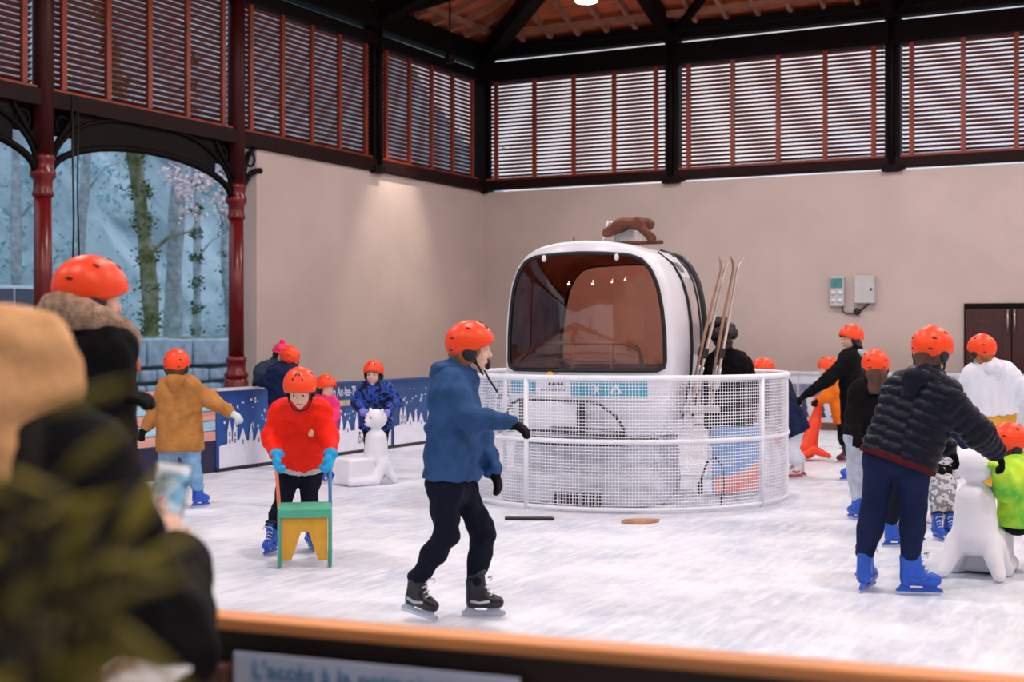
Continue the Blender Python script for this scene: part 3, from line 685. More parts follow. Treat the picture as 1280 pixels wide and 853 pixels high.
def board_back(x0, x1, label):
    root = empty('rink_board', (x0, YBD, 0), label=label, cat='rink board', group='white boards along the back of the rink'); L = x1 - x0
    MB().box((L / 2, 0.03, 0.47), (L - 0.01, 0.05, 0.86)).build('panel', M_bpale, root)
    MB().box((L / 2, 0.03, 0.895), (L, 0.09, 0.04)).build('cap_rail', M_bpale, root)
    MB().box((L / 2, 0.0, 0.06), (L, 0.05, 0.12)).build('kick_strip', mat('kick_brown', rgb((96, 66, 52)), .7), root)
    firs = []; dk = []
    for i in range(int(L / 0.22)):
        x = 0.12 + i * 0.22 + rnd.uniform(-.04, .04); h = rnd.uniform(.22, .4)
        pr = [(x - .08, .2), (x - .035, .2 + h * .36), (x - .06, .2 + h * .36), (x - .025, .2 + h * .66), (x - .04, .2 + h * .66), (x, .2 + h)]; decal('printed_fir', [pr + [(2 * x - a_, b_) for a_, b_ in pr[-2::-1]]], M_fir, root, FB, 0.006)
    decal('printed_sky', [[(0.02, .52), (L - .02, .52), (L - .02, .72), (0.02, .72)]], mat('banner_dusk', rgb((112, 116, 140)), .55, var=.3, scale=6), root, FB, 0.002)
    decal('printed_lights', [circ(rnd.uniform(.1, L - .1), rnd.uniform(.56, .70), rnd.uniform(.02, .05), 8) for _ in range(int(L * 5))], M_bochre, root, FB, 0.004)
for a, b, w in ((XBD, -7.6, 'white board in the far corner behind the cabin'), (-7.6, -5.9, 'white printed board right of the cabin'), (-5.9, -4.2, 'white printed board behind the orange seal'),
                (-4.2, -2.5, 'white printed board behind the white hoodie skater'), (-2.5, -0.8, 'white printed board at the right edge of the view'), (-0.8, 3.0, 'white printed board beyond the right edge')):
    board_back(a, b, w)

# front boards nearest the camera
A, Bp = at(262, 765, 2.94), at(1290, 853, 2.36); A.z = Bp.z = 0.0
u = (Bp - A).normalized(); nrm = u.cross(UP); A2 = A - u * 2.6; B2 = Bp + u * 1.5
fb = empty('front_board', A2, math.atan2(u.y, u.x), label='dark front board with a lit wooden rail, nearest the camera', cat='rink board')
LF = (B2 - A2).length
M_rail = mat('rail_wood', rgb((214, 140, 82)), 0.5, var=0.2, scale=5, stretch=(.4, 4, 4)); M_fdark = mat('front_board_dark', rgb((20, 36, 50)), 0.6, var=0.3, scale=2); M_post = mat('post_wood', rgb((84, 50, 36)), 0.6, var=0.25, scale=5)
MB().box((LF / 2, 0.0, 0.885), (LF, 0.075, 0.028)).build('top_rail', M_rail, fb, bevel=0.006)
MB().box((LF / 2, 0.015, 0.832), (LF, 0.03, 0.076)).build('under_rail', mat('under_rail_wood', rgb((52, 34, 28)), .7), fb)
MB().box((LF / 2, 0.01, 0.39), (LF, 0.03, 0.78)).build('panel', M_fdark, fb)
for x in (0.3, 2.63, 4.05, 5.4): MB().box((x, -0.03, 0.40), (0.085, 0.06, 0.80)).build('board_post', M_post, fb, bevel=0.004)
sg = empty('notice_sign', A2, math.atan2(u.y, u.x), label='pale paper notice with blue lettering fixed on the front board', cat='sign')
M_paper = mat('notice_paper', rgb((190, 200, 224)), 0.7, var=0.03); M_ink = mat('notice_ink', rgb((52, 128, 176)), 0.7, var=0.05)
MB().box((3.01, -0.044, 0.60), (0.64, 0.006, 0.46)).build('sheet', M_paper, sg)
Mt = Matrix(((1, 0, 0, 2.735), (0, 0, -1, -0.049), (0, 1, 0, 0.782), (0, 0, 0, 1)))
text_mesh('lettering', "L'accès à la patinoire", 0.052, M_ink, sg, Mt)
Mt2 = Matrix(((1, 0, 0, 2.79), (0, 0, -1, -0.027), (0, 1, 0, 0.555), (0, 0, 0, 1)))
lp = at(168, 850, 2.02)
ll = empty('paper_leaflet', lp - Vector((0, 0, 0)), label='white sheet at the very bottom left under the spectator', cat='paper')
R0 = basis(cv(0.9, -0.35, 0), cv(0.0, -0.25, 0.95))
MB().box((0, 0, 0), (0.10, 0.135, 0.004), R0).build('sheet', mat('leaflet_white', rgb((220, 220, 224)), .6, var=.03), ll)
# ================================================================== gondola cabin on its snow block inside the cage
GC = RGT * 1.058 + FWD * 12.85
G0 = RGT * 0.91 + FWD * 12.72
GA = YAW - math.radians(20)
M_shell = mat('cabin_white', rgb((226, 230, 240)), 0.3, var=0.03, scale=3, coat=0.3)
M_liner = mat('cabin_liner', rgb((206, 130, 104)), 0.6, var=0.15, scale=3)
M_gask = mat('rubber_gasket', rgb((14, 14, 18)), 0.45, var=0.1)
M_teal = mat('sticker_teal', rgb((56, 158, 190)), 0.4, var=0.06)
M_tub = mat('pale_tube', rgb((214, 190, 172)), 0.35, var=0.05)
M_blacktube = mat('black_tube', rgb((30, 30, 34)), 0.5, var=0.1)
def glass_mat(name, tint, refl=0.12):
    m = bpy.data.materials.new(name); m.use_nodes = True; nt = m.node_tree; nt.nodes.clear(); L = nt.links.new
    out = nt.nodes.new('ShaderNodeOutputMaterial'); mx = nt.nodes.new('ShaderNodeMixShader'); tr = nt.nodes.new('ShaderNodeBsdfTransparent'); gl = nt.nodes.new('ShaderNodeBsdfGlossy'); fr = nt.nodes.new('ShaderNodeFresnel')
    tr.inputs['Color'].default_value = (*tint, 1); gl.inputs['Roughness'].default_value = 0.03; fr.inputs['IOR'].default_value = 1.7
    nz = nt.nodes.new('ShaderNodeTexNoise'); nz.inputs['Scale'].default_value = 3.0; bp = nt.nodes.new('ShaderNodeBump'); bp.inputs['Strength'].default_value = 0.03
    L(nz.outputs['Fac'], bp.inputs['Height']); L(bp.outputs['Normal'], gl.inputs['Normal'])
    L(fr.outputs[0], mx.inputs[0]); L(tr.outputs[0], mx.inputs[1]); L(gl.outputs[0], mx.inputs[2]); L(mx.outputs[0], out.inputs[0]); return m
M_glass = glass_mat('bronze_glass', (0.74, 0.50, 0.42)); M_clear = glass_mat('clear_glass', (0.82, 0.80, 0.82))
gon = empty('gondola_cabin', G0, GA, label='white ski lift cabin with a big bronze tinted window standing on the ice', cat='gondola')
half = [(0.0, .58), (.55, .58), (.66, .60), (.71, .68), (.755, .9), (.80, 1.15), (.81, 1.35), (.80, 1.6), (.775, 1.8), (.73, 1.98), (.66, 2.12), (.56, 2.22), (.42, 2.285), (.22, 2.32), (0.0, 2.33)]
OUT = half + [(-x, z) for x, z in half[-2:0:-1]]
whalf = [(0.0, 1.185), (.66, 1.185), (.70, 1.20), (.715, 1.24), (.71, 1.5), (.69, 1.72), (.655, 1.92), (.60, 2.06), (.52, 2.15), (.42, 2.185), (.2, 2.20), (0.0, 2.205)]
WIN = whalf + [(-x, z) for x, z in whalf[-2:0:-1]]
CZ, NA = 1.62, 96
def ray(poly, a):
    dx, dz = math.sin(a), math.cos(a); best = 0
    for i in range(len(poly)):
        x1, z1 = poly[i]; x2, z2 = poly[(i + 1) % len(poly)]; z1 -= CZ; z2 -= CZ; den = dx * (z2 - z1) - dz * (x2 - x1)
        if abs(den) < 1e-9: continue
        t = (x1 * (z2 - z1) - z1 * (x2 - x1)) / den; s = (x1 * dz - z1 * dx) / den
        if t > 0 and -1e-6 <= s <= 1 + 1e-6: best = max(best, t)
    return best
ANG = [2 * math.pi * i / NA for i in range(NA)]
RO = [ray(OUT, a) for a in ANG]; RW = [ray(WIN, a) for a in ANG]
def bend(x, y, z):
    wz = 0.10 * max(0, (1.1 - z)) + 0.05 * max(0, z - 1.9)
    return Vector((x, y + (1 if y < 0 else -1) * min(1, abs(y) / .5) * (0.26 * (x / .8) ** 2 + wz), z))
SEC = [(-.95, .93, .95), (-.935, .955, .967), (-.90, .975, .98), (-.82, .99, .992), (-.66, 1, 1), (-.3, 1.01, 1), (0, 1.015, 1), (.3, 1.01, 1), (.66, 1, 1), (.82, .99, .992), (.90, .975, .98), (.935, .955, .967), (.95, .93, .95)]
def loft(sc=1.0, front_open=True, dy=0.0):
    m = MB(); V = []; ok = []
    for (y, sx, sz) in SEC:
        for a, r in zip(ANG, RO): V.append(bend(r * math.sin(a) * sx * sc, y * (1 if sc == 1 else 0.97), CZ + r * math.cos(a) * sz * sc))
    F_ = [(i * NA + k, i * NA + (k + 1) % NA, (i + 1) * NA + (k + 1) % NA, (i + 1) * NA + k) for i in range(len(SEC) - 1) for k in range(NA)]
    n = len(V); b0 = len(SEC) * NA
    for (y, base) in ((-.965, 0), (.965, (len(SEC) - 1) * NA)):       # front and rear walls with window openings
        s0 = len(V)
        for a, r in zip(ANG, RW): V.append(bend(r * math.sin(a) * 1.0, y * (1 if sc == 1 else 0.95), CZ + r * math.cos(a)))
        F_ += [(base + k, base + (k + 1) % NA, s0 + (k + 1) % NA, s0 + k) for k in range(NA)]
    # side window opening on the right is left as a pane on top of the skin
    return m.add(V, F_, True)
loft().build('shell', M_shell, gon)
loft(0.95).build('liner', M_liner, gon)
def pane(y, out):
    m = MB(); V = []; rings = [1.0, .8, .6, .4, .2]
    for s in rings:
        for a, r in zip(ANG, RW): V.append(bend(r * math.sin(a) * s, y - out * (1 - s * s), CZ + r * math.cos(a) * s))
    V.append(bend(0, y - out, CZ)); n = len(V) - 1
    Fc = [(i * NA + k, i * NA + (k + 1) % NA, (i + 1) * NA + (k + 1) % NA, (i + 1) * NA + k) for i in range(len(rings) - 1) for k in range(NA)] + [((len(rings) - 1) * NA + k, (len(rings) - 1) * NA + (k + 1) % NA, n) for k in range(NA)]
    return m.add(V, Fc, True)
fw = pane(-.968, 0.10).build('front_window', M_glass, gon)
rw = pane(.968, -0.03).build('rear_window', M_glass, gon)
for o, y in ((fw, -.97), (rw, .97)):
    MB().tube([bend(r * math.sin(a) * 1.005, y, CZ + r * math.cos(a)) for a, r in zip(ANG, RW)], 0.018, 8, closed=True).build('gasket', M_gask, o)
for sx in (-.33, .33): MB().ell(bend(sx, -.99, 2.165), (.022, .012, .03)).build('window_clip', M_white, fw)
def wz(z):
    for i in range(len(half) - 1):
        if half[i][1] <= z <= half[i + 1][1] and half[i + 1][1] > half[i][1]:
            t = (z - half[i][1]) / (half[i + 1][1] - half[i][1]); return half[i][0] + (half[i + 1][0] - half[i][0]) * t
    return .5
def side_patch(sx, y0, y1, z0, z1, off, taper=0.0, n=12):
    m = MB(); V = []
    for i in range(n + 1):
        z = z0 + (z1 - z0) * i / n; w = wz(z) + off
        for j in range(n + 1): y = (y0 + (y1 - y0) * j / n) * (1 - taper * i / n); p = bend(sx * w * 1.012, y, z); V.append(p)
    return m.add(V, [(i * (n + 1) + j, i * (n + 1) + j + 1, (i + 1) * (n + 1) + j + 1, (i + 1) * (n + 1) + j) for i in range(n) for j in range(n)], True)
M_sidew = mat('side_glass_grey', rgb((176, 168, 170)), 0.12, var=0.15, scale=3)
for sx in (-1, 1):
    sd = side_patch(sx, -.42, .42, .74, 2.22, 0.006, .12).build('side_door', M_shell, gon)
    side_patch(sx, -.36, .36, 1.32, 2.02, 0.012, .1).build('door_window', M_sidew, sd)
    side_patch(sx, -.18, .10, 2.07, 2.16, 0.012).build('vent', mat('vent_grey', rgb((110, 108, 112)), .6), sd)
    for yy in (-.44, .44):
        MB().tube([bend(sx * (wz(z) + .012) * 1.01, yy * (1 - .1 * (z - .74) / 1.5), z) for z in [.74 + 1.5 * i / 14 for i in range(15)]], 0.014, 6).build('door_seal', M_gask, sd)
    MB().tube([bend(sx * (wz(z) + .03) * 1.01, .60, z) for z in [1.2 + 1.1 * i / 14 for i in range(15)]], 0.026, 8).build('grab_rail', M_gask, gon)
# inside: bench and hand rails
MB().tube([(-.62, -.35, 1.42), (.25, -.35, 1.42), (.36, -.35, 1.38), (.40, -.35, 1.28), (.40, -.35, 1.0)], 0.02, 8).build('hand_rail', M_tub, gon)
MB().tube([(-.62, -.35, 1.26), (.16, -.35, 1.26)], 0.016, 8).build('hand_rail', M_tub, gon)
for x in (-.25, .12): MB().tube([(x, -.35, 1.42), (x, -.35, 1.0)], 0.016, 8).build('rail_post', M_tub, gon)
MB().box((0, .35, .98), (1.2, .35, .08)).build('bench', M_liner, gon, bevel=0.02)
MB().box((0, 0, .70), (1.25, 1.2, .05)).build('cabin_floor', M_liner, gon)
# stickers on the front below the window
def fy(x, z): return bend(x, -.965, z).y - .012
def patch(name, x0, x1, z0, z1, m, parent=gon, off=0.0, n=8):
    mb = MB(); V = [Vector((x0 + (x1 - x0) * i / n, fy(x0 + (x1 - x0) * i / n, z) - off, z)) for i in range(n + 1) for z in (z0, z1)]
    return mb.add(V, [(2 * i, 2 * i + 2, 2 * i + 3, 2 * i + 1) for i in range(n)]).build(name, m, parent)
patch('sticker_base', -.70, .64, .93, 1.14, M_shell)
b1 = patch('teal_strip', -.70, -.42, .975, 1.095, M_teal, off=.006); b2 = patch('teal_strip', -.07, .58, .955, 1.095, M_teal, off=.006)
def ico(name, polys, m, parent, off):
    mb = MB()
    for p in polys: mb.add([Vector((a, fy(a, b) - off, b)) for a, b in p], [tuple(range(len(p)))])
    return mb.build(name, m, parent)
def star(cx, cz, r):
    out = []
    for i in range(3):
        a = i * math.pi / 3; c, s = math.cos(a), math.sin(a); w = .007; out.append([(cx + r * c - w * s, cz + r * s + w * c), (cx - r * c - w * s, cz - r * s + w * c), (cx - r * c + w * s, cz - r * s - w * c), (cx + r * c + w * s, cz + r * s - w * c)])
    return out
ico('snowflake_mark', star(.16, 1.025, .05), M_bwhite, b2, .010)
ico('peak_mark', [[(.27, .985), (.29, .985), (.325, 1.05), (.325, 1.075)], [(.38, .985), (.36, .985), (.32, 1.05), (.325, 1.075)], [(.28, .985), (.37, .985), (.37, .997), (.28, .997)]], M_bwhite, b2, .010)
ico('sun_mark', [[(-.265 + .045 * math.cos(a), 1.13 + .045 * math.sin(a)) for a in [math.pi * i / 10 for i in range(11)]]], mat('sun_yellow', rgb((244, 184, 66)), .5, var=.05), gon, .012)
ico('ridge_mark', [[(-.29 + .04 * i, 1.055), (-.25 + .04 * i, 1.055), (-.262 + .04 * i, 1.09), (-.278 + .04 * i, 1.075)] for i in range(4)], M_bdark, gon, .012)
ico('text_line', [[(-.36 + .035 * i, 1.005), (-.335 + .035 * i, 1.005), (-.335 + .035 * i, 1.025), (-.36 + .035 * i, 1.025)] for i in range(7)], M_bgrey, gon, .012)['kind'] = 'stuff'
# black carrier frame under the stickers
def fpt(x, z, o=.07): return (x, fy(x, z) - o, z)
MB().tube([fpt(-.74, .70), fpt(-.72, .80), fpt(-.66, .88), fpt(-.56, .925), fpt(0.05, .925), fpt(.2, .90), fpt(.33, .80), fpt(.40, .68), fpt(.41, .62)], 0.014, 8).build('carrier_frame', M_blacktube, gon)
for x in (-.53, .04): MB().box((x, fy(x, .78) - .07, .775), (.075, .05, .30)).build('carrier_pad', M_gask, gon, bevel=.01)
MB().tube([fpt(-.62, .66), fpt(-.2, .65, .1), fpt(.1, .64, .1), fpt(.42, .63)], 0.016, 8).build('carrier_bar', M_blacktube, gon)
MB().tube([fpt(-.3, .70), fpt(.0, .69, .1), fpt(.4, .66)], 0.010, 8).build('carrier_bar', M_blacktube, gon)
MB().tube([fpt(-.70, .56, .02), fpt(-.2, .54, .04), fpt(.3, .55, .04), fpt(.66, .58, .0)], 0.02, 8).build('bumper', M_gask, gon)
MB().box((-.255, fy(-.25, .79) - .06, .79), (.48, .012, .25)).build('carrier_plate', M_shell, gon)
# roof fittings
M_bru = mat('brown_cover', rgb((96, 52, 36)), 0.8, var=0.4, scale=8, bump=0.5, bscale=18)
MB().tube([(-.30, -.15, 2.33), (.55, -.15, 2.34)], 0.018, 8).build('roof_bar', M_bru, gon)
MB().tube([(-.30, -.15, 2.32), (-.30, -.15, 2.40)], 0.008, 6).build('roof_pin', M_gask, gon)
MB().box((.18, 0, 2.42), (.20, .3, .19)).build('hanger_block', M_grey, gon, bevel=.03)
rb = np.array(gon.matrix_world)
V, Q = sdf([([C((.04, -.2, 2.44), (.18, -.22, 2.50), .05), C((.18, -.22, 2.50), (.33, -.2, 2.52), .055), C((.33, -.2, 2.50), (.46, -.2, 2.38), .04), C((.2, .05, 2.5), (.35, .05, 2.52), .06)], .05, [])], .014); V = wrinkle(V, Q, .012, 3, 60)
link('hanger_cover', np_mesh('hanger_cover', V, Q), M_bru, gon)
MB().tube([(.0, -.2, 2.36), (.05, -.2, 2.54), (.10, -.2, 2.52)], 0.014, 6).build('hanger_lever', M_white, gon)

# snow block the cabin stands on
M_snow = mat('packed_snow', rgb((206, 212, 226)), 0.85, var=0.12, scale=5, bump=0.6, bscale=16)
def snow_block():
    o = empty('snow_block', G0, GA, label='rough block of packed snow under the ski lift cabin', cat='snow block')
    V, Q = sdf([([B((-.08, -.05, .27), (.56, .62, .24), None, .05), B((-.1, -.2, .12), (.62, .62, .10), None, .05), E((.35, -.55, .1), (.35, .3, .2)), E((-.45, -.6, .12), (.3, .25, .25))], .08, [((0, 0, 0.004), (0, 0, -1)), ((0, 0, .56), (0, 0, 1))])], .03)
    V = wrinkle(V, Q, .02, 5, 22); V[:, 2] = np.clip(V[:, 2], 0.002, .575)
    link('block', np_mesh('block', V, Q), M_snow, o)
    MB().box((.0, -1.0, .07), (.42, .03, .11)).build('grate', M_gask, o)
    for i in range(6): MB().box((-.17 + .068 * i, -1.02, .07), (.012, .02, .11)).build('grate_bar', M_grey, o)
snow_block()

# round cage of white wire mesh
cage = empty('wire_cage', GC, label='round white wire mesh cage around the ski lift cabin', cat='cage')
RC = 1.52
M_wire = mat('white_wire', rgb((236, 238, 246)), 0.4, var=0.03)
def cpt(a, z, r=RC): return RGT * (r * math.sin(a)) - FWD * (r * math.cos(a)) + UP * z     # a = 0 faces the camera
for z, r, nm in ((1.13, .026, 'top_rail'), (.60, .020, 'middle_rail'), (.035, .016, 'bottom_rail')):
    MB().tube([cpt(2 * math.pi * i / 72, z) for i in range(72)], r, 8, closed=True).build(nm, M_wire, cage)
for px in (682, 900):
    pass
PA = [math.radians(x) for x in (-38, 47, 92, 140, 184, 228, 275)]
for a in PA: MB().tube([cpt(a, 0, RC), cpt(a, 1.14, RC)], 0.022, 8).build('cage_post', M_wire, cage)
def wires():
    m = MB(); nV = 340; hw = .0027
    for i in range(nV):
        a = 2 * math.pi * i / nV; p, q = cpt(a, .04), cpt(a, 1.12); t = cpt(a + .002, .04) - p; t.normalize(); n = t.cross(UP)
        m.add([p - t * hw, p + n * hw, p + t * hw, p - n * hw, q - t * hw, q + n * hw, q + t * hw, q - n * hw], [(0, 1, 5, 4), (1, 2, 6, 5), (2, 3, 7, 6), (3, 0, 4, 7)])
    for k in range(1, 38):
        z = .04 + k * .0285
        m.tube([cpt(2 * math.pi * i / 80, z, RC + .004) for i in range(80)], hw * 1.1, 4, closed=True)
    me = bpy.data.meshes.new('wire_mesh'); me.from_pydata(m.v, [], m.f); return me
link('wire_mesh', wires(), M_wire, cage)['kind'] = 'stuff'

# skis leaning beside the cabin
M_ski = mat('ski_edge', rgb((190, 176, 166)), 0.3, var=0.3, scale=6, metal=0.3); M_skib = mat('ski_top_brown', rgb((150, 110, 84)), 0.4, var=0.3, scale=5)
def ski(p, q, label, m, side):
    p, q = Vector(p), Vector(q); root = empty('ski', p, label=label, cat='ski', group='skis leaning beside the cabin'); ax = (q - p); L = ax.length; ax.normalize()
    bendv = cv(0, -1, 0); bendv = (bendv - ax * bendv.dot(ax)).normalized(); wv = ax.cross(bendv)
    mb = MB(); n = 24; V = []
    for i in range(n + 1):
        t = i / n; w = .046 - .014 * math.sin(math.pi * t) if t < .95 else .046 * (1 - (t - .95) / .05 * .8); h = .004 + .006 * math.sin(math.pi * min(1, t * 1.02)) ** 2
        off = .012 * math.sin(math.pi * t) + (.05 * ((t - .9) / .1) ** 2 if t > .9 else 0)
        c = ax * (L * t) + wv * off * side
        V += [c - bendv * w - wv * h, c + bendv * w - wv * h, c + bendv * w + wv * h, c - bendv * w + wv * h]
    Fs = [(4 * i + k, 4 * i + (k + 1) % 4, 4 * i + 4 + (k + 1) % 4, 4 * i + 4 + k) for i in range(n) for k in range(4)] + [(3, 2, 1, 0), (4 * n, 4 * n + 1, 4 * n + 2, 4 * n + 3)]
    mb.add(V, Fs).build('ski_blade', m, root)
    R = basis(ax, wv); c = ax * (L * .26) - wv * .03 * side
    MB().box(c + ax * .12, (.06, .09, .05), R).build('toe_binding', M_black, root, bevel=.01); MB().box(c - ax * .16, (.06, .10, .06), R).build('heel_binding', M_grey, root, bevel=.01)
    MB().tube([c - ax * .1 + bendv * .03, c - ax * .12 + bendv * .10, c - ax * .02 + bendv * .12], .008, 6).build('brake_arm', M_steel, root)
def onice(px, d): return at(px, HY + CAMZ * F / d, d)
sb1, sb2 = at(862, 506, 12.05), at(886, 506, 12.0)
rk = gon.matrix_basis.inverted(); MB().box(rk @ at(876, 512, 12.06), (.16, .30, .06), Matrix.Rotation(math.radians(-50), 3, 'Z')).build('ski_rack', M_grey, gon, bevel=.01)
MB().bar(rk @ at(860, 514, 12.1), rk @ at(846, 514, 12.3), .03, .03).build('rack_arm', M_grey, gon)
ski(sb1, at(905, 322, 12.25), 'brown ski with its tip at the left, leaning nearest the cabin', M_skib, -1)
ski(sb1 + cv(.026, .02), at(909, 320, 12.27), 'pale ski paired with the brown ski nearest the cabin', M_ski, 1)
ski(sb2, at(920, 322, 12.2), 'dark tipped brown ski in the pair farther from the cabin', M_skib, -1)
ski(sb2 + cv(.026, .02), at(924, 320, 12.22), 'pale ski in the pair farther from the cabin', M_ski, 1)

# blue and red folded board, cable and cardboard in the cage
fp = onice(921, 12.35); fo = empty('advert_board', fp, label='blue and salmon red printed board standing in the wire cage', cat='board')
R1 = basis(cv(.95, .2), UP)
MB().box((0, 0, .36), (.03, .46, .60), R1).build('panel', mat('advert_blue', rgb((120, 168, 220)), .5, var=.1), fo)
def adv(): 
    y = R1.col[1]; m = MB(); n = -R1.col[0] if (R1.col[0].dot(FWD) > 0) else R1.col[0]
    m.prism([(-.22, .07), (.21, .07), (.21, .36), (.1, .27), (-.06, .22), (-.22, .20)], Vector((0, 0, 0)) + n * .016, y, UP, n, .002); return m
adv().build('printed_red', mat('advert_red', rgb((238, 140, 128)), .5, var=.1), fo)
fc = onice(886, 11.75); fcb = empty('power_cable', fc, label='black looped power cable with a plug inside the cage', cat='cable')
MB().tube([cv(.10, 0, .0), cv(.13, 0, .2), cv(.12, .02, .36), cv(.06, .02, .43), cv(-.01, 0, .40), cv(-.05, 0, .30), cv(-.07, 0, .22)], .011, 8).build('cord', M_black, fcb)
MB().box(cv(-.075, 0, .17), (.05, .05, .10)).build('plug', M_black, fcb, bevel=.01)
cb = gp(798, 654); cbo = empty('cardboard_scrap', cb, label='flat brown scrap of wood lying on the ice before the cage', cat='wood scrap')
MB().prism([(-.14, -.05), (.02, -.10), (.17, .03), (.05, .07), (-.1, .02)], (0, 0, .004), RGT, FWD, UP, .025).build('board', mat('scrap_wood', rgb((176, 136, 104)), .8, var=.2, scale=8), cbo)
pl = gp(662, 650); plo = empty('rubber_mat', pl, label='small black rubber strip on the ice at the foot of the cage', cat='mat')
MB().prism([(-.2, -.04), (.2, -.06), (.18, .03), (-.2, .04)], (0, 0, .003), RGT, FWD, UP, .018).build('strip', M_black, plo)

# black fir-branch plant close to the lens, bottom left, is built with the people
# ================================================================== people
M_skin = mat('skin', rgb((226, 184, 164)), 0.55, var=0.05, scale=6); M_skin.node_tree.nodes['Principled BSDF'].inputs['Subsurface Weight'].default_value = 0.08
M_helm = mat('helmet_orange', rgb((246, 70, 20)), 0.40, var=0.06, scale=4, spec=.4)
M_hair = mat('hair_brown', rgb((78, 50, 36)), 0.7, var=0.4, scale=20, stretch=(1, 1, .2), bump=.5, bscale=60); M_hairb = mat('hair_black', rgb((22, 18, 18)), 0.6, var=0.4, scale=20, bump=.5, bscale=60); M_hairl = mat('hair_auburn', rgb((150, 92, 52)), 0.65, var=0.4, scale=20, bump=.5, bscale=60)
M_eye = mat('eye_white', rgb((230, 228, 226)), 0.3, var=0.02); M_iris = mat('iris', rgb((44, 30, 24)), 0.2); M_lip = mat('lips', rgb((196, 116, 108)), 0.5, var=.05)
M_strap = mat('strap', rgb((20, 20, 24)), 0.6)
M_sblue = mat('skate_blue', rgb((24, 82, 190)), 0.35, var=0.1, scale=6); M_sblk = mat('skate_black', rgb((22, 22, 28)), 0.35, var=0.15); M_lace = mat('lace_white', rgb((214, 216, 224)), 0.7); M_blade = mat('blade_steel', rgb((196, 204, 220)), 0.22, metal=0.8, var=0.05); M_hold = mat('holder_pale', rgb((176, 186, 206)), 0.4, var=.05)
M_sred = mat('skate_white_red', rgb((224, 216, 220)), 0.4, var=0.05); M_sredt = mat('skate_red', rgb((200, 60, 50)), 0.4)

# ---- shared meshes: helmet, vents, skates
HC = Vector((0, -0.005, 0.035)); HRX, HRY, HRZ = 0.107, 0.128, 0.118
def rim_z(a):      # a = azimuth from the front
    c = math.cos(a)
    return -0.045 + (0.060 * c ** 1.3 if c > 0 else -0.062 * (-c) ** .9)
def hpt(a, t, k=1.0):
    zr = rim_z(a) / HRZ; th = t * math.acos(max(-.95, min(.95, zr))); s = math.sin(th); fl = 1 + 0.03 * max(0, min(1, (th - 0.75) * 4)) 
    return HC + Vector((HRX * k * s * math.sin(a) * fl, HRY * k * s * math.cos(a) * fl, HRZ * k * math.cos(th)))
def helmet_mesh():
    n, r = 40, 14; V = []; 
    for k in (1.0, 0.93):
        for i in range(r + 1):
            for j in range(n): V.append(hpt(2 * math.pi * j / n, max(i, .02) / r, k))
    Fo = [(i * n + j, (i + 1) * n + j, (i + 1) * n + (j + 1) % n, i * n + (j + 1) % n) for i in range(r) for j in range(n)]; o = (r + 1) * n
    Fi = [tuple(x + o for x in f[::-1]) for f in Fo]; Fr = [(r * n + j, o + r * n + j, o + r * n + (j + 1) % n, r * n + (j + 1) % n) for j in range(n)]
    return MB().add(V, Fo + Fi + Fr, True).mesh('helmet')
HELM = helmet_mesh()
VENT = MB().ell((0, 0, 0), (.0055, .014, .005), None, 8, 6).mesh('vent'); VENT.materials.append(M_black)
def hframe(a, t):
    p = hpt(a, t); n = (p - HC); n = Vector((n.x / HRX ** 2, n.y / HRY ** 2, n.z / HRZ ** 2)).normalized(); y = (hpt(a, t + .03) - p); y = (y - n * y.dot(n)).normalized(); x = y.cross(n); return Matrix.Translation(p) @ Matrix((x, y, n)).transposed().to_4x4()
VENTS = [hframe(a, t) @ Matrix.Rotation(rt, 4, 'Z') for a, t, rt in [(0.45, .50, 0), (-0.45, .50, 0), (0.25, .30, 0), (-0.25, .30, 0), (1.75, .42, 1.2), (-1.75, .42, -1.2), (2.45, .56, 1.57), (-2.45, .56, 1.57), (2.55, .76, 1.57), (-2.55, .76, 1.57)]]
PAD = MB().ell((0, 0, 0), (.016, .040, .045), None, 12, 8).mesh('ear_pad'); PAD.materials.append(M_strap)
def strap_mesh():
    m = MB(); m.tube([(-.082, .01, -.02), (-.074, .03, -.075), (-.045, .062, -.118), (0, .072, -.128), (.045, .062, -.118), (.074, .03, -.075), (.082, .01, -.02)], .006, 6)
    m.tube([(-.084, -.05, -.03), (-.074, .03, -.075)], .005, 6); m.tube([(.084, -.05, -.03), (.074, .03, -.075)], .005, 6); me = m.mesh('chin_strap'); me.materials.append(M_strap); return me
STRAP = strap_mesh()
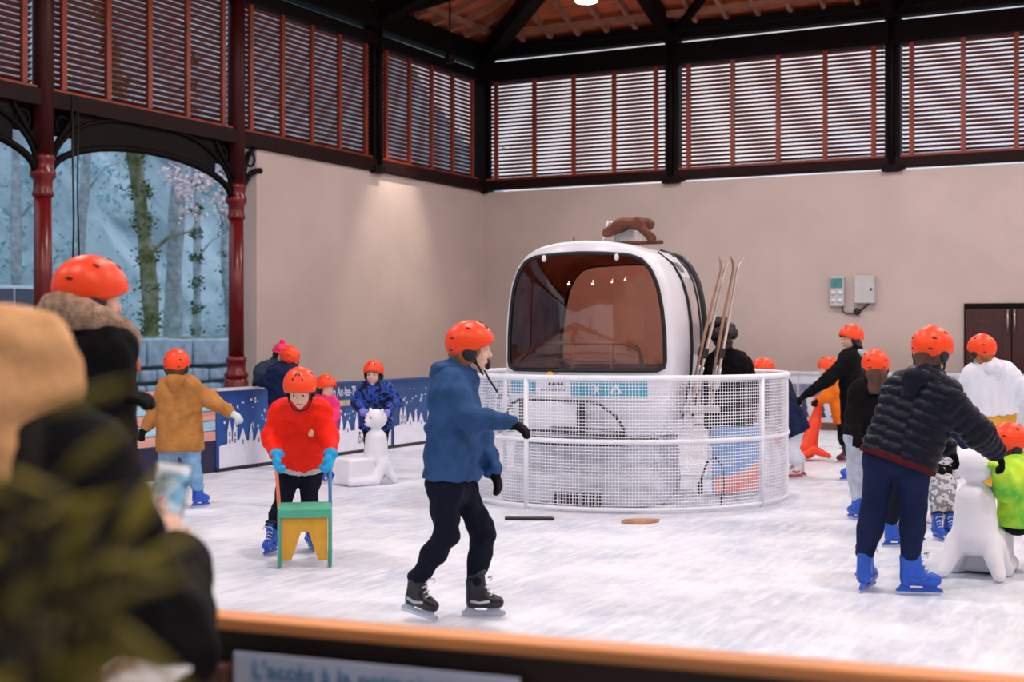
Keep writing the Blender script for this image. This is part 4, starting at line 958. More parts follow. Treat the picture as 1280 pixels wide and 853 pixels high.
def skate_meshes(kind):
    d = {}
    V, Q = sdf([([C((0, -.055, .078), (0, .09, .072), .034, .036), C((0, .05, .085), (0, .14, .074), .034, .028), C((0, -.05, .09), (0, -.034, .22), .038, .045), C((0, .015, .11), (0, -.01, .22), .038, .042), C((0, -.06, .06), (0, -.078, .19), .024, .024)], .03,
                 [((0, 0, .045), (0, 0, -1)), ((0, 0, .225), (0, -.35, 1))])], .009)
    d['boot'] = np_mesh('boot', relax(V, Q, 1), Q)
    m = MB(); m.prism([(-.12, .016), (.168, .016), (.172, .03), (.145, .034), (.13, .05), (.055, .05), (.045, .032), (-.03, .032), (-.04, .05), (-.095, .05), (-.105, .034), (-.12, .03)], (-.009, 0, 0), (0, 1, 0), (0, 0, 1), (1, 0, 0), .018); d['holder'] = m.mesh('blade_holder')
    m = MB(); m.prism([(-.13, .006), (-.12, .0), (.15, .0), (.178, .012), (.182, .026), (.15, .026), (-.125, .026)], (-.0025, 0, 0), (0, 1, 0), (0, 0, 1), (1, 0, 0), .005); d['blade'] = m.mesh('blade')
    m = MB()
    for i in range(5):
        t = i / 4; y = .085 - .075 * t; z = .118 + .085 * t; m.tube([(-.026, y - .012, z - .008), (0, y + .006, z + .006), (.026, y - .012, z - .008)], .005, 6)
    m.tube([(.0, .055, .20), (.03, .085, .21), (.045, .07, .185)], .004, 5); m.tube([(.0, .055, .20), (-.03, .085, .205), (-.04, .075, .18)], .004, 5); d['laces'] = m.mesh('laces')
    m = MB(); m.tube([(.046 * math.cos(a), -.022 + .056 * math.sin(a), .222 + .018 * math.sin(a)) for a in [2 * math.pi * i / 20 for i in range(20)]], .010, 8, closed=True); d['collar'] = m.mesh('collar')
    m = MB()
    for sx in (-1, 1): m.tube([(sx * .042, -.06, .085), (sx * .044, .0, .075), (sx * .04, .07, .085)], .008, 6)
    d['trim'] = m.mesh('side_trim')
    mats = {'blue': (M_sblue, M_sblue, M_lace, M_strap, M_sblue), 'black': (M_sblk, M_hold, M_lace, M_sblk, M_hold), 'red': (M_sred, M_sredt, M_sredt, M_sredt, M_sredt), 'dark': (M_sblk, M_sredt, M_sredt, M_strap, M_sredt)}[kind]
    for k, mm in zip(('boot', 'holder', 'laces', 'collar', 'trim'), mats): d[k].materials.append(mm)
    d['blade'].materials.append(M_blade); return d
SK = {k: skate_meshes(k) for k in ('blue', 'black', 'red', 'dark')}
ANK = 0.165
def add_skate(root, kind, M):
    d = SK[kind]; o = link('skate', d['boot'], None, root); o.matrix_local = M
    for k, nm in (('holder', 'blade_holder'), ('blade', 'blade'), ('laces', 'laces'), ('collar', 'collar'), ('trim', 'side_trim')): link(nm, d[k], None, o)
    return o

def hand(W_, D, N, s, side, curl=0.5, grow=0.0, thumb=0.6):
    """palm, four jointed fingers and a thumb; D towards the fingers, N out of the palm, side = +1/-1 where the thumb sits along D x N"""
    D = Vector(D).normalized(); N = Vector(N); N = (N - D * N.dot(D)).normalized(); X = D.cross(N) * side; W_ = Vector(W_); P = []
    for k in (-1, 0, 1): P.append(C(W_ + X * (k * .012 * s), W_ + D * .075 * s + X * (k * .022 * s), .014 * s + grow, .013 * s + grow))
    for i, (off, L) in enumerate(((.030, .062), (.010, .070), (-.010, .066), (-.029, .052))):
        p = W_ + D * .078 * s + X * off * s; a = 0.0; rad = .0088 * s
        for seg, f in enumerate((.45, .32, .27)):
            a += curl * (0.8 if seg else 0.55); q = p + (D * math.cos(a) + N * math.sin(a)) * L * f * s + X * (off * .12 * s); P.append(C(p, q, rad + grow, rad * .92 + grow)); p = q; rad *= .93
    b = W_ + D * .025 * s + X * .028 * s; c = b + (X * .75 + D * .55 + N * .35 * thumb).normalized() * .036 * s; e = c + (X * .25 + D * .8 + N * .5 * thumb).normalized() * .030 * s
    P += [C(b, c, .0115 * s + grow, .0105 * s + grow), C(c, e, .010 * s + grow, .0085 * s + grow)]; return P

def person(label, d, J, look, size=1.0, hs=1.0, vox=.012, jacket=None, trousers=None, skate='blue', feet=None, glove=(None, None), glove_len=.03, hair=None, long_hair=0, helmet=True, hood=None, thick=.022, hem=.06, flare=0.0, leg=0.0,
           fold=.006, q=None, face=False, group='skaters on the ice', hand_dir=(None, None), palm=(None, None), curl=(.5, .5), arm=0.0, belly=0.0, hem_band=None, scarf=None, zipc=None, base_px=None, cat='person', hs_up=(0, 0, 1), chest=0.0, collar=True, head_strap=True):
    def jt(k): v = J[k]; return at(v[0], v[1], d + (v[2] if len(v) > 2 else 0))
    head, nk = jt('head'), jt('neck'); sh = [jt('s0'), jt('s1')]; el = [jt('e0'), jt('e1')]; wr = [jt('w0'), jt('w1')]; hp = [jt('h0'), jt('h1')]; kn = [jt('k0'), jt('k1')]
    an = []; FM = []; s = size
    for i, f in enumerate(feet):
        if len(f) >= 5:                                                   # (px, py, toe_r, toe_f, pitch_deg): blade touching the ice at that pixel
            g = gp(f[0], f[1]); y = cv(f[2], f[3]).normalized(); R = basis(y).to_4x4(); k = .92 * s if s < 1.08 else s
            R = R @ Matrix.Rotation(math.radians(f[4]), 4, 'X') @ Matrix.Rotation(math.radians(f[5] if len(f) > 5 else 0), 4, 'Y') @ Matrix.Diagonal((k * .95, k * .80, k * 1.08, 1))
            zmin = min((R @ Vector(p)).z for p in ((0, -.13, .0), (0, .18, .0))); M = Matrix.Translation(g - Vector((0, 0, zmin))) @ R
            FM.append(M); an.append(M @ Vector((0, -.03, ANK + .03)))
        else: an.append(at(*f)); FM.append(None)
    pelv = (hp[0] + hp[1]) / 2; base = Vector((pelv.x, pelv.y, 0))
    root = empty('person', base, label=label, cat=cat, group=group)
    look = cv(*look).normalized(); HR = basis(look, cv(*hs_up)); y3 = look; x3 = HR.col[0]; z3 = HR.col[2]
    def hl(x, y, z): return head + (x3 * x + y3 * y + z3 * z) * hs
    # ---- body: one continuous surface
    tor = [C(hp[i] * .75 + pelv * .25, sh[i] * .72 + nk * .28, .066 * s, .064 * s) for i in (0, 1)] + [C(pelv, nk, .078 * s, .05 * s), C(sh[0], sh[1], .038 * s), C(hp[0], hp[1], .064 * s)]
    limb = []
    hd = []
    for i in (0, 1):
        limb += [C(sh[i], el[i], .043 * s, .036 * s), C(el[i], wr[i], .035 * s, .024 * s), C(hp[i], kn[i], .060 * s, .044 * s), C(kn[i], kn[i] * .6 + an[i] * .4, .045 * s, .045 * s), C(kn[i] * .6 + an[i] * .4, an[i], .045 * s, .024 * s)]
        if FM[i] is not None: limb.append(C(an[i], FM[i] @ Vector((0, .05, .075)), .022 * s, .018 * s))
    HRn = np.array(HR)
    hd = [E(hl(0, -.008, .022), (.076 * hs, .094 * hs, .098 * hs), HRn), E(hl(0, .022, -.045), (.058 * hs, .064 * hs, .068 * hs), HRn), C(hl(0, .055, -.092), hl(0, .06, -.098), .020 * hs), C(hl(0, .088, .012), hl(0, .104, -.028), .010 * hs, .014 * hs),
          C(hl(-.035, .078, .024), hl(.035, .078, .024), .012 * hs), C(hl(-.02, .082, -.062), hl(.02, .082, -.062), .0085 * hs), C(hl(-.04, .058, -.03), hl(-.032, .066, -.03), .022 * hs), C(hl(.04, .058, -.03), hl(.032, .066, -.03), .022 * hs),
          E(hl(.078, -.008, -.012), (.010 * hs, .018 * hs, .03 * hs), HRn), E(hl(-.078, -.008, -.012), (.010 * hs, .018 * hs, .03 * hs), HRn)]
    nck = [C(nk - z3 * .01, hl(0, -.02, -.05), .05 * s, .046 * s)]
    hands = []; hD = []
    for i in (0, 1):
        D = cv(*hand_dir[i]) if hand_dir[i] else (wr[i] - el[i]); N = cv(*palm[i]) if palm[i] else cv(0.1 if i == 0 else -.1, .3, -1)
        D = D.normalized(); hD.append((D, N)); side = 1 if D.cross(N - D * N.dot(D)).dot(FWD * .3 + UP) > 0 else -1
        hands.append((wr[i], D, N, s * .95, side, curl[i]))
    bp = [(tor, .06, []), (limb, .03, []), (hd, .016, []), (nck, .02, [])] + [(hand(*h), .006, []) for h in hands]
    blob('body', bp, vox, M_skin, root, base, k2=.018)
    if face:
        for sx in (-1, 1):
            e = MB().ell(hl(sx * .032, .078, .004) - base, (.0125 * hs, .010 * hs, .009 * hs), HR).build('eye', M_eye, root)
            MB().ell(hl(sx * .032, .0865, .004) - base, (.0065 * hs, .004 * hs, .0068 * hs), HR).build('iris', M_iris, e)
            MB().tube([hl(sx * .018, .092, .026) - base, hl(sx * .034, .09, .031) - base, hl(sx * .05, .078, .024) - base], .004 * hs, 6).build('eyebrow', M_hair, root)
        MB().ell(hl(0, .089, -.062) - base, (.021 * hs, .006 * hs, .0065 * hs), HR).build('lips', M_lip, root)
    # ---- clothes
    ud = (pelv - nk).normalized(); sd_ = root_seed[0]; root_seed[0] += 1
    if jacket:
        t = thick; hx = hem
        hpL = [hp[i] + ud * (hx + .10) + (hp[i] - pelv) * .15 for i in (0, 1)]
        tp = [C(hpL[i] * .8 + (pelv + ud * hx) * .2, sh[i] * .70 + nk * .30, (.092 + flare) * s + t, .078 * s + t) for i in (0, 1)] + [C(pelv + ud * (hx + .1), nk, (.11 + flare) * s + t, .062 * s + t * .8), C(sh[0], sh[1], .046 * s + t)]
        if belly: tp.append(E((pelv * .55 + nk * .45) + look * .02, (.13 * s + belly,) * 3))
        ap = []
        for i in (0, 1): ap += [C(sh[i], el[i], (.048 + arm) * s + t, (.043 + arm) * s + t * .9), C(el[i], wr[i] - (wr[i] - el[i]).normalized() * .005, (.043 + arm) * s + t * .9, (.031 + arm * .6) * s + t * .6)]
        cuts = [(pelv + ud * hx, ud)]
        acut = []
        grp = [(tp, .05, cuts), (ap, .03, [])]
        if collar: grp.append(([C(nk - ud * .0, nk - ud * .045 * s, .058 * s + t * .5, .056 * s + t * .3)], .02, []))
        jk = blob('jacket', grp, vox, jacket, root, base, fold, sd_, 1, .03, q)
        if hem_band:
            c0 = pelv + ud * (hx - .012); 
            V, Q = sdf([([C(p[1], p[2], p[3] + .004, p[4] + .004) for p in tp], .05, [(pelv + ud * (hx + .022), ud), (pelv + ud * (hx - .022), -ud)])], vox); link('hem_band', np_mesh('hem_band', V - np.array(base), Q), hem_band, jk)
        if zipc:
            fwd_ = look.copy(); fwd_.z = 0; fwd_.normalize()
    if trousers:
        lp_ = [C(hp[0], hp[1], .098 * s + leg * .4), C(pelv, pelv * .8 + nk * .2, .096 * s, .088 * s)] + [C(hp[i] * .75 + pelv * .25, hp[i] * .8 + sh[i] * .2, .088 * s) for i in (0, 1)]
        for i in (0, 1):
            lp_ += [C(hp[i], kn[i], .084 * s + leg, .062 * s + leg), C(kn[i], kn[i] * .6 + an[i] * .4, .060 * s + leg, .060 * s + leg), C(kn[i] * .6 + an[i] * .4, an[i], .060 * s + leg, .047 * s + leg * .8)]
        blob('trousers', [(lp_, .03, [])], vox, trousers, root, base, fold * .8, sd_ + 50)
    for i in (0, 1):
        if FM[i] is not None and skate:
            o = add_skate(root, skate, Matrix.Translation(-base) @ FM[i])
        if glove[i]:
            g = hands[i]; dd = g[1]; P = hand(*g, grow=(.0045 if glove_len < .05 else .011) * s); ev = (el[i] - wr[i]).normalized(); P.append(C(g[0] + ev * (glove_len if glove_len < .05 else .0), g[0] + dd * .03, .033 * s if glove_len < .05 else (.031 + arm * .6) * s + thick * .6 + .004, .034 * s))
            blob('glove', [(P, .008, [])], min(vox, .0075), glove[i], root, base)
    if hood:
        bk = -look.copy(); bk.z = 0; bk.normalize(); rt = bk.cross(UP); n0 = nk - ud * .02
        P = [C(n0 + bk * .085 * s + rt * .02, n0 + bk * .085 * s - rt * .02, .052 * s), C(n0 + bk * .07 * s + rt * .05 * s, n0 + rt * .085 * s + bk * .01, .05 * s, .034 * s), C(n0 + bk * .07 * s - rt * .05 * s, n0 - rt * .085 * s + bk * .01, .05 * s, .034 * s),
             C(n0 + bk * .09 * s, n0 + bk * .10 * s + ud * .07 * s, .058 * s, .045 * s)]
        blob('hood', [(P, .035, [])], vox, hood, root, base, fold * 1.3, sd_ + 9)
    if scarf:
        P = [C(nk + (x3 * math.cos(a) * .07 + y3 * math.sin(a) * .07) * s, nk + (x3 * math.cos(a + .8) * .07 + y3 * math.sin(a + .8) * .07) * s, .036 * s) for a in [i * .8 for i in range(8)]]
        blob('scarf', [(P, .03, [])], vox, scarf, root, base, .008, sd_)
    if hair:
        P = [E(hl(0, -.022, .0), (.086 * hs, .092 * hs, .092 * hs), HRn), C(hl(-.06, -.03, -.03), hl(-.05, -.05, -.09), .032 * hs, .022 * hs), C(hl(.06, -.03, -.03), hl(.05, -.05, -.09), .032 * hs, .022 * hs), C(hl(0, -.07, -.04), hl(0, -.075, -.10), .045 * hs, .03 * hs)]
        if long_hair:
            for k in (-1, 0, 1): P.append(C(hl(.04 * k, -.085, -.07), hl(.05 * k, -.10, -.07 - long_hair), .042 * hs, .024 * hs))
        blob('hair', [(P, .025, [(hl(0, .052, 0), y3)])], min(vox, .010), hair, root, base, .006, sd_ + 3)
    if helmet:
        Mh = Matrix.Translation(head - base) @ HR.to_4x4() @ Matrix.Scale(hs, 4)
        ho = link('helmet', HELM, M_helm, root); ho.matrix_local = Mh
        for v in VENTS: link('vent', VENT, None, ho).matrix_local = v
        if head_strap:
            link('chin_strap', STRAP, None, ho)
            for sx in (-1, 1): link('ear_pad', PAD, None, ho).location = (sx * .090, -.012, -.015)
    return root, base, dict(head=head, nk=nk, sh=sh, el=el, wr=wr, hp=hp, kn=kn, an=an, HR=HR, hl=hl, hands=hands, pelv=pelv)
root_seed = [1]

# ---------------------------------------------------------------- colours of the clothes
c_blue = cloth('jacket_slate_blue', (46, 78, 122)); c_blk = cloth('cloth_black', (11, 11, 14)); c_dnavy = cloth('cloth_dark_navy', (18, 22, 38)); c_red = cloth('jacket_red', (236, 38, 18), .6, var=.08); c_tan = cloth('coat_tan', (172, 118, 64)); c_jean = cloth('jeans_light_blue', (124, 168, 206)); c_jeang = cloth('jeans_pale_grey', (176, 184, 200)); c_pink = cloth('pink_suit', (240, 92, 110)); c_navy = cloth('coat_navy', (26, 36, 70)); c_white = cloth('cloth_white', (222, 228, 240), var=.04); c_orange = cloth('jacket_orange', (226, 112, 30)); c_must = cloth('trousers_mustard', (222, 168, 60)); c_puff = cloth('puffer_black_navy', (17, 21, 34), .38); c_jnavy = cloth('jeans_navy', (22, 32, 64)); c_cyan = cloth('glove_cyan', (40, 160, 214), .6); c_beige = cloth('hood_beige', (212, 164, 116)); c_fur = mat('fur_tan', rgb((170, 140, 116)), .95, var=.35, scale=30, bump=1.0, bscale=120); c_pinkhat = cloth('beanie_pink', (232, 60, 110)); c_greyblue = cloth('coat_grey_blue', (52, 66, 84)); c_maroon = cloth('hem_maroon', (70, 20, 26))
c_space = multi('space_print', [(14, 14, 24), (16, 18, 44), (36, 76, 170), (14, 16, 34), (120, 110, 200)], 14); c_green = mat('neon_green', rgb((70, 190, 50)), .7, var=.1, scale=5, col2=rgb((206, 240, 50))); c_greyp = multi('grey_print', [(70, 72, 80), (190, 192, 200), (120, 122, 130), (210, 212, 220)], 22)
c_purple = cloth('glove_violet', (120, 120, 200)); c_olive = cloth('sleeve_brown', (48, 38, 32))
# boy in the blue jacket, centre
r, b, I = person('boy in a slate blue jacket, black trousers and black skates gliding right in the centre', 7.15,
    dict(head=(588, 437, 0), neck=(574, 470, 0), s0=(560, 492, -.14), s1=(572, 489, .13), e0=(592, 524, -.22), w0=(632, 527, -.26), e1=(600, 548, .16), w1=(616, 586, .12), h0=(556, 608, -.08), h1=(572, 608, .08), k0=(558, 670, -.10), k1=(604, 664, .10)),
    (1, .12, -.04), size=1.04, vox=.0085, jacket=c_blue, trousers=c_dnavy, skate='black', feet=[(520, 775, .85, -.5, -10), (600, 771, 1, -.05, 0)], glove=(c_blk, c_blk), hair=M_hairl, hood=c_blue, thick=.030, hem=-.04, flare=.0, face=True, fold=.016,
    hand_dir=((.9, -.05, -.35), (.35, .1, -1)), palm=((.1, .2, -1), (-.6, .2, 0)), curl=(.45, .35))
MB().tube([I['hl'](.03, .075, -.105) - b, I['hl'](.03, .10, -.15) - b, I['hl'](.03, .15, -.22) - b], .006, 6).build('loose_strap', M_strap, r)
MB().ell(I['hl'](.0, .095, -.075) - b, (.012, .016, .030), I['HR']).build('strap_buckle', M_strap, r)

# child in the red jacket with the sled
r, b, I = person('child in a red jacket and cyan gloves bending over a yellow and green sled', 9.35,
    dict(head=(375, 487, -.30), neck=(375, 510, -.18), s0=(350, 517, -.14), s1=(401, 516, -.14), e0=(339, 548, -.16), e1=(411, 547, -.16), w0=(346, 570, -.36), w1=(413, 569, -.36), h0=(364, 586, .08), h1=(388, 586, .08), k0=(352, 634, .0), k1=(386, 634, .1)),
    (.02, -1, -.55), size=.95, jacket=c_red, trousers=c_dnavy, skate='blue', feet=[(339, 693, -.25, -1, 0), (389, 688, .35, -1, 0)], glove=(c_cyan, c_cyan), hair=M_hair, hood=c_red, thick=.023, hem=-.05, face=True, fold=.010, flare=.0, hem_band=cloth('hem_grey', (190, 186, 188)),
    hand_dir=((.05, -.4, -.8), (-.05, -.4, -.8)), palm=((.9, .1, 0), (-.9, .1, 0)), curl=(.9, .9), glove_len=.06, arm=.006)
MB().ell((I['sh'][1] * .45 + I['pelv'] * .55 - b) + cv(.035, -.175, .085), (.026, .012, .026)).build('chest_badge', mat('badge_tan', rgb((226, 180, 150)), .6), r)
M_tg = mat('sled_green', rgb((74, 172, 140)), .4, var=.08); M_ty = mat('sled_yellow', rgb((212, 158, 44)), .5, var=.15, scale=4); M_hp = mat('handle_salmon', rgb((232, 124, 96)), .4, var=.05); M_hb = mat('handle_blue', rgb((64, 128, 186)), .4, var=.05)
sp = gp(381, 711); sl = empty('push_sled', sp, YAW + math.radians(8.5), label='green and yellow push sled held by the child in red', cat='sled')
w = .162
for sx, mh in ((-1, M_hp), (1, M_hb)):
    MB().tube([(sx * w, 0, .012), (sx * w, 0, .34), (sx * w, .005, .375)], .011, 8).build('front_leg', M_tg, sl)
    MB().tube([(sx * w, .02, .011), (sx * w, .36, .011), (sx * w, .42, .05)], .010, 8).build('runner', M_tg, sl)
    MB().tube([(sx * w, .30, .012), (sx * w, .30, .34)], .010, 8).build('rear_leg', M_tg, sl)
    hw = b + (I['wr'][0 if sx < 0 else 1] - b); hl_ = sl.matrix_basis.inverted() @ (I['wr'][0 if sx < 0 else 1] + cv(0, -.04, -.05))
    hd_ = MB().tube([(sx * w * 1.03, .28, .05), (sx * w * 1.03, .28, .34), (hl_.x, hl_.y, hl_.z + .03)], .012, 8).build('push_handle', mh, sl)
MB().box((0, .15, .375), (.345, .33, .028)).build('seat_top', M_tg, sl, bevel=.012)
MB().box((0, -.008, .35), (.33, .012, .05)).build('front_lip', M_tg, sl, bevel=.004)
MB().prism([(-.145, .05), (-.085, .05), (-.022, .235), (.022, .235), (.085, .05), (.145, .05), (.145, .325), (-.145, .325)], (0, .006, 0), (1, 0, 0), (0, 0, 1), (0, 1, 0), .012).build('front_panel', M_ty, sl)

# child in the tan coat, seen from behind
person('child in a tan hooded coat and pale jeans seen from behind with arms spread', 11.7,
    dict(head=(221, 458, 0), neck=(223, 478, 0), s0=(208, 487, 0), s1=(240, 486, 0), e0=(196, 514, .05), w0=(183, 534, -.02), e1=(263, 500, .02), w1=(288, 516, -.05), h0=(213, 556, 0), h1=(237, 556, 0), k0=(207, 592, .0), k1=(241, 592, 0)),
    (.12, 1, -.05), size=.95, jacket=c_tan, trousers=c_jean, feet=[(204, 640, -.2, 1, 0), (249, 634, .55, .8, 0)], glove=(c_blk, cloth('glove_pale', (190, 205, 205))), hair=M_hair, hood=c_tan, thick=.03, hem=.055, flare=.02, leg=.012, arm=.006, fold=.007)

# two at the left boards
person('child in a navy coat and orange helmet leaning on the left boards', 15.2,
    dict(head=(362, 449, 0), neck=(357, 463, 0), s0=(345, 468, -.02), s1=(364, 470, -.12), e0=(336, 476, .0), w0=(326, 478, .1), e1=(350, 486, -.1), w1=(338, 482, .0), h0=(350, 520, 0), h1=(366, 520, 0), k0=(352, 552, 0), k1=(366, 552, 0)),
    (-.5, .75, .1), size=.98, jacket=c_navy, trousers=c_blk, feet=[(352, 586, -.6, .7, 0), (366, 585, -.6, .7, 0)], glove=(c_blk, c_blk), hair=M_hairb, hood=c_navy, thick=.045, hem=.08, fold=.006, q=(.09, .012))
person('spectator in a pink beanie and grey blue hooded coat outside the left boards', 16.55,
    dict(head=(351, 443, 0), neck=(343, 458, 0), s0=(327, 466, .05), s1=(352, 466, 0), e0=(322, 492, .05), w0=(330, 508, -.1), e1=(358, 492, 0), w1=(354, 508, -.2), h0=(334, 522, 0), h1=(349, 522, 0), k0=(334, 550, 0), k1=(349, 550, 0)),
    (.6, -.6, -.2), size=1.0, jacket=c_greyblue, trousers=c_blk, skate=None, feet=[(335, 572, 16.55), (349, 572, 16.55)], glove=(c_blk, c_blk), hair=M_hairb, hood=c_greyblue, helmet=False, thick=.045, group=None, hem=.1)
def beanie(head, HR, parent, base, hs, m):
    P = [E(head + HR.col[2] * .045 * hs, (.092 * hs, .108 * hs, .088 * hs), np.array(HR))]
    o = blob('beanie', [(P, .02, [(head + HR.col[2] * .03 * hs, -HR.col[2])])], .009, m, parent, base, .004)
    MB().ell(head + HR.col[2] * .15 * hs - base, (.035, .035, .035)).build('pompom', m, o); MB().tube([head + HR.col[2] * .035 * hs - base + (HR.col[0] * .094 * math.cos(a) + HR.col[1] * .108 * math.sin(a)) * hs for a in [i * math.pi / 12 for i in range(24)]], .013, 6, closed=True).build('brim', m, o)
pb = [o for o in bpy.data.objects if o.get('label', '').startswith('spectator in a pink')][0]
hd_ = at(351, 443, 16.55); beanie(hd_, basis(cv(.6, -.6, -.2)), pb, pb.location, 1.05, c_pinkhat)

# pink child behind the red jacket
person('small child in pink with an orange helmet behind the red jacket child', 13.9,
    dict(head=(407, 485, 0), neck=(405, 501, 0), s0=(396, 506, 0), s1=(415, 506, 0), e0=(393, 522, -.05), w0=(396, 535, -.1), e1=(418, 520, -.05), w1=(413, 534, -.12), h0=(400, 548, 0), h1=(411, 548, 0), k0=(400, 570, 0), k1=(411, 570, 0)),
    (.7, -.6, -.2), size=.78, hs=.92, jacket=cloth('pink_jacket', (232, 60, 120)), trousers=c_pink, feet=[(401, 601, .5, -.8, 0), (412, 600, .5, -.8, 0)], glove=(c_blk, c_blk), hair=M_hair, thick=.03, hem=.05, hood=c_pink, vox=.011, leg=.012)

# child behind the snow bear
r, b, I = person('child in a blue and black space print jacket facing the camera behind the snow bear', 14.2,
    dict(head=(467, 468, 0), neck=(469, 482, .02), s0=(455, 490, .02), s1=(485, 490, .02), e0=(447, 504, .0), w0=(452, 512, -.18), e1=(495, 503, .02), w1=(486, 513, -.18), h0=(462, 534, .1), h1=(478, 534, .1), k0=(462, 562, .08), k1=(478, 562, .08)),
    (-.12, -1, -.08), size=.86, hs=.98, vox=.010, jacket=c_space, trousers=c_blk, feet=[(462, 596, -.2, -1, 0), (479, 596, .2, -1, 0)], glove=(c_purple, c_purple), hair=M_hairb, thick=.032, hem=.02, face=True, arm=.006)

# tall skater with the fur collar at the left
r, b, I = person('skater in black with a tan fur collar and orange helmet at the left', 5.0,
    dict(head=(113, 374, 0), neck=(112, 416, 0), s0=(92, 442, .1), s1=(134, 444, -.1), e0=(80, 540, .1), w0=(130, 580, .2), e1=(120, 530, -.05), w1=(138, 500, -.1), h0=(92, 612, 0), h1=(128, 612, 0), k0=(92, 770, 0), k1=(132, 770, 0)),
    (.80, .60, -.12), size=1.12, hs=1.06, vox=.011, jacket=c_blk, trousers=c_blk, feet=[(95, 925, .9, .4, 0), (135, 935, .9, .3, 0)], glove=(c_blk, c_blk), hair=M_hairb, scarf=None, hood=c_blk, thick=.035, hem=.1, hand_dir=(None, (1, .1, .1)), group='skaters on the ice')
def fur(nk, HR, par, base, s, n=900):
    x, y = HR.col[0], HR.col[1]; P = []
    for i in range(10):
        a, a2 = i * .63, (i + 1) * .63; P.append(C(nk + (x * math.cos(a) * .135 + y * math.sin(a) * .12) * s + UP * (.03 - .045 * math.sin(a)), nk + (x * math.cos(a2) * .135 + y * math.sin(a2) * .12) * s + UP * (.03 - .045 * math.sin(a2)), .056 * s))
    V, Q = sdf([(P, .03, [])], .011); V = wrinkle(V, Q, .012, 4, 90); link('fur_collar', np_mesh('fur_collar', V - np.array(base), Q), c_fur, par)
fur(I['nk'], I['HR'], r, b, 1.0)
MB().tube([I['nk'] - b + cv(.13, -.09, .03), I['nk'] - b + cv(.17, -.04, -.05), I['nk'] - b + cv(.18, -.02, -.14)], .014, 8).build('orange_piping', cloth('piping_orange', (226, 110, 60)), r)

# skaters at the right
person('child in a navy coat and white trousers bending left beside the cage', 14.1,
    dict(head=(954, 466, -.02), neck=(968, 478, 0), s0=(972, 486, -.12), s1=(978, 484, .12), e0=(962, 505, -.16), w0=(952, 520, -.2), e1=(962, 500, .14), w1=(950, 515, .14), h0=(988, 535, -.06), h1=(994, 535, .06), k0=(984, 566, -.06), k1=(990, 566, .06)),
    (-1, .1, -.35), size=.92, jacket=c_navy, trousers=c_white, skate='red', feet=[(994, 598, -.9, -.25, 0), (998, 595, -.9, .2, 0)], glove=(c_blk, c_blk), hair=M_hair, hood=c_white, thick=.04, hem=.06, flare=.03, leg=.015, arm=.008)
person('small child in an orange jacket and black trousers pushing the orange seal', 16.1,
    dict(head=(1035, 462, 0), neck=(1043, 476, 0), s0=(1043, 485, -.1), s1=(1050, 484, .1), e0=(1034, 496, -.12), w0=(1025, 500, -.12), e1=(1036, 494, .1), w1=(1026, 500, .06), h0=(1053, 523, -.05), h1=(1059, 523, .05), k0=(1053, 547, -.06), k1=(1059, 547, .06)),
    (-1, -.1, -.1), size=.86, jacket=c_orange, trousers=c_blk, skate='dark', feet=[(1056, 579, -1, -.2, 0), (1061, 576, -1, .1, 0)], glove=(c_blk, c_blk), hair=M_hairb, thick=.04, hem=.03, hood=c_orange)
r, b, I = person('standing skater in a black jacket with a grey scarf reaching an arm to the left', 14.0,
    dict(head=(1064, 424, 0), neck=(1069, 442, 0), s0=(1058, 452, -.12), s1=(1074, 451, .12), e0=(1036, 474, -.14), w0=(1010, 492, -.12), e1=(1082, 478, .12), w1=(1076, 500, .1), h0=(1066, 521, -.07), h1=(1078, 521, .07), k0=(1066, 558, -.06), k1=(1078, 558, .06)),
    (-1, -.25, -.08), size=1.08, jacket=c_blk, trousers=c_blk, feet=[(1066, 601, -.9, -.3, 0), (1080, 598, -.9, .1, 0)], glove=(c_blk, c_blk), hair=M_hair, thick=.028, hem=.12, scarf=cloth('scarf_grey', (150, 156, 160)), face=True)
person('girl in a black top and pale grey jeans with long brown hair seen from behind', 11.0,
    dict(head=(1094, 460, 0), neck=(1092, 482, 0), s0=(1072, 492, 0), s1=(1110, 492, 0), e0=(1066, 520, -.05), w0=(1070, 540, -.15), e1=(1114, 520, 0), w1=(1110, 545, .1), h0=(1070, 546, 0), h1=(1094, 546, 0), k0=(1069, 588, 0), k1=(1088, 588, 0)),
    (.1, 1, -.1), size=.98, jacket=c_blk, trousers=c_jeang, feet=[(1070, 650, -.3, 1, 0), (1086, 648, .3, 1, 0)], glove=(c_blk, c_blk), hair=M_hair, long_hair=.13, thick=.025, hem=.01, leg=.004)
person('adult in a black quilted jacket and navy jeans bent over pushing the near white bear', 7.85,
    dict(head=(1165, 441, .05), neck=(1158, 476, .0), s0=(1124, 494, .14), s1=(1183, 502, -.12), e0=(1160, 540, .25), w0=(1184, 560, .22), e1=(1222, 541, -.08), w1=(1244, 563, .02), h0=(1102, 574, .05), h1=(1142, 578, -.05), k0=(1092, 640, .05), k1=(1142, 636, -.02)),
    (.72, .62, -.28), size=1.1, hs=1.03, vox=.010, jacket=c_puff, trousers=c_jnavy, feet=[(1083, 739, .55, .85, 0), (1144, 744, 1, -.15, 0)], glove=(c_blk, c_blk), hair=M_hair, hood=c_puff, thick=.04, hem=-.005, fold=.004, q=(.062, .013), hem_band=c_maroon, arm=.006, leg=.006, hand_dir=((.6, .1, -.7), (.5, .1, -.85)), curl=(.7, .7), scarf=cloth('scarf_orange', (190, 96, 60)))
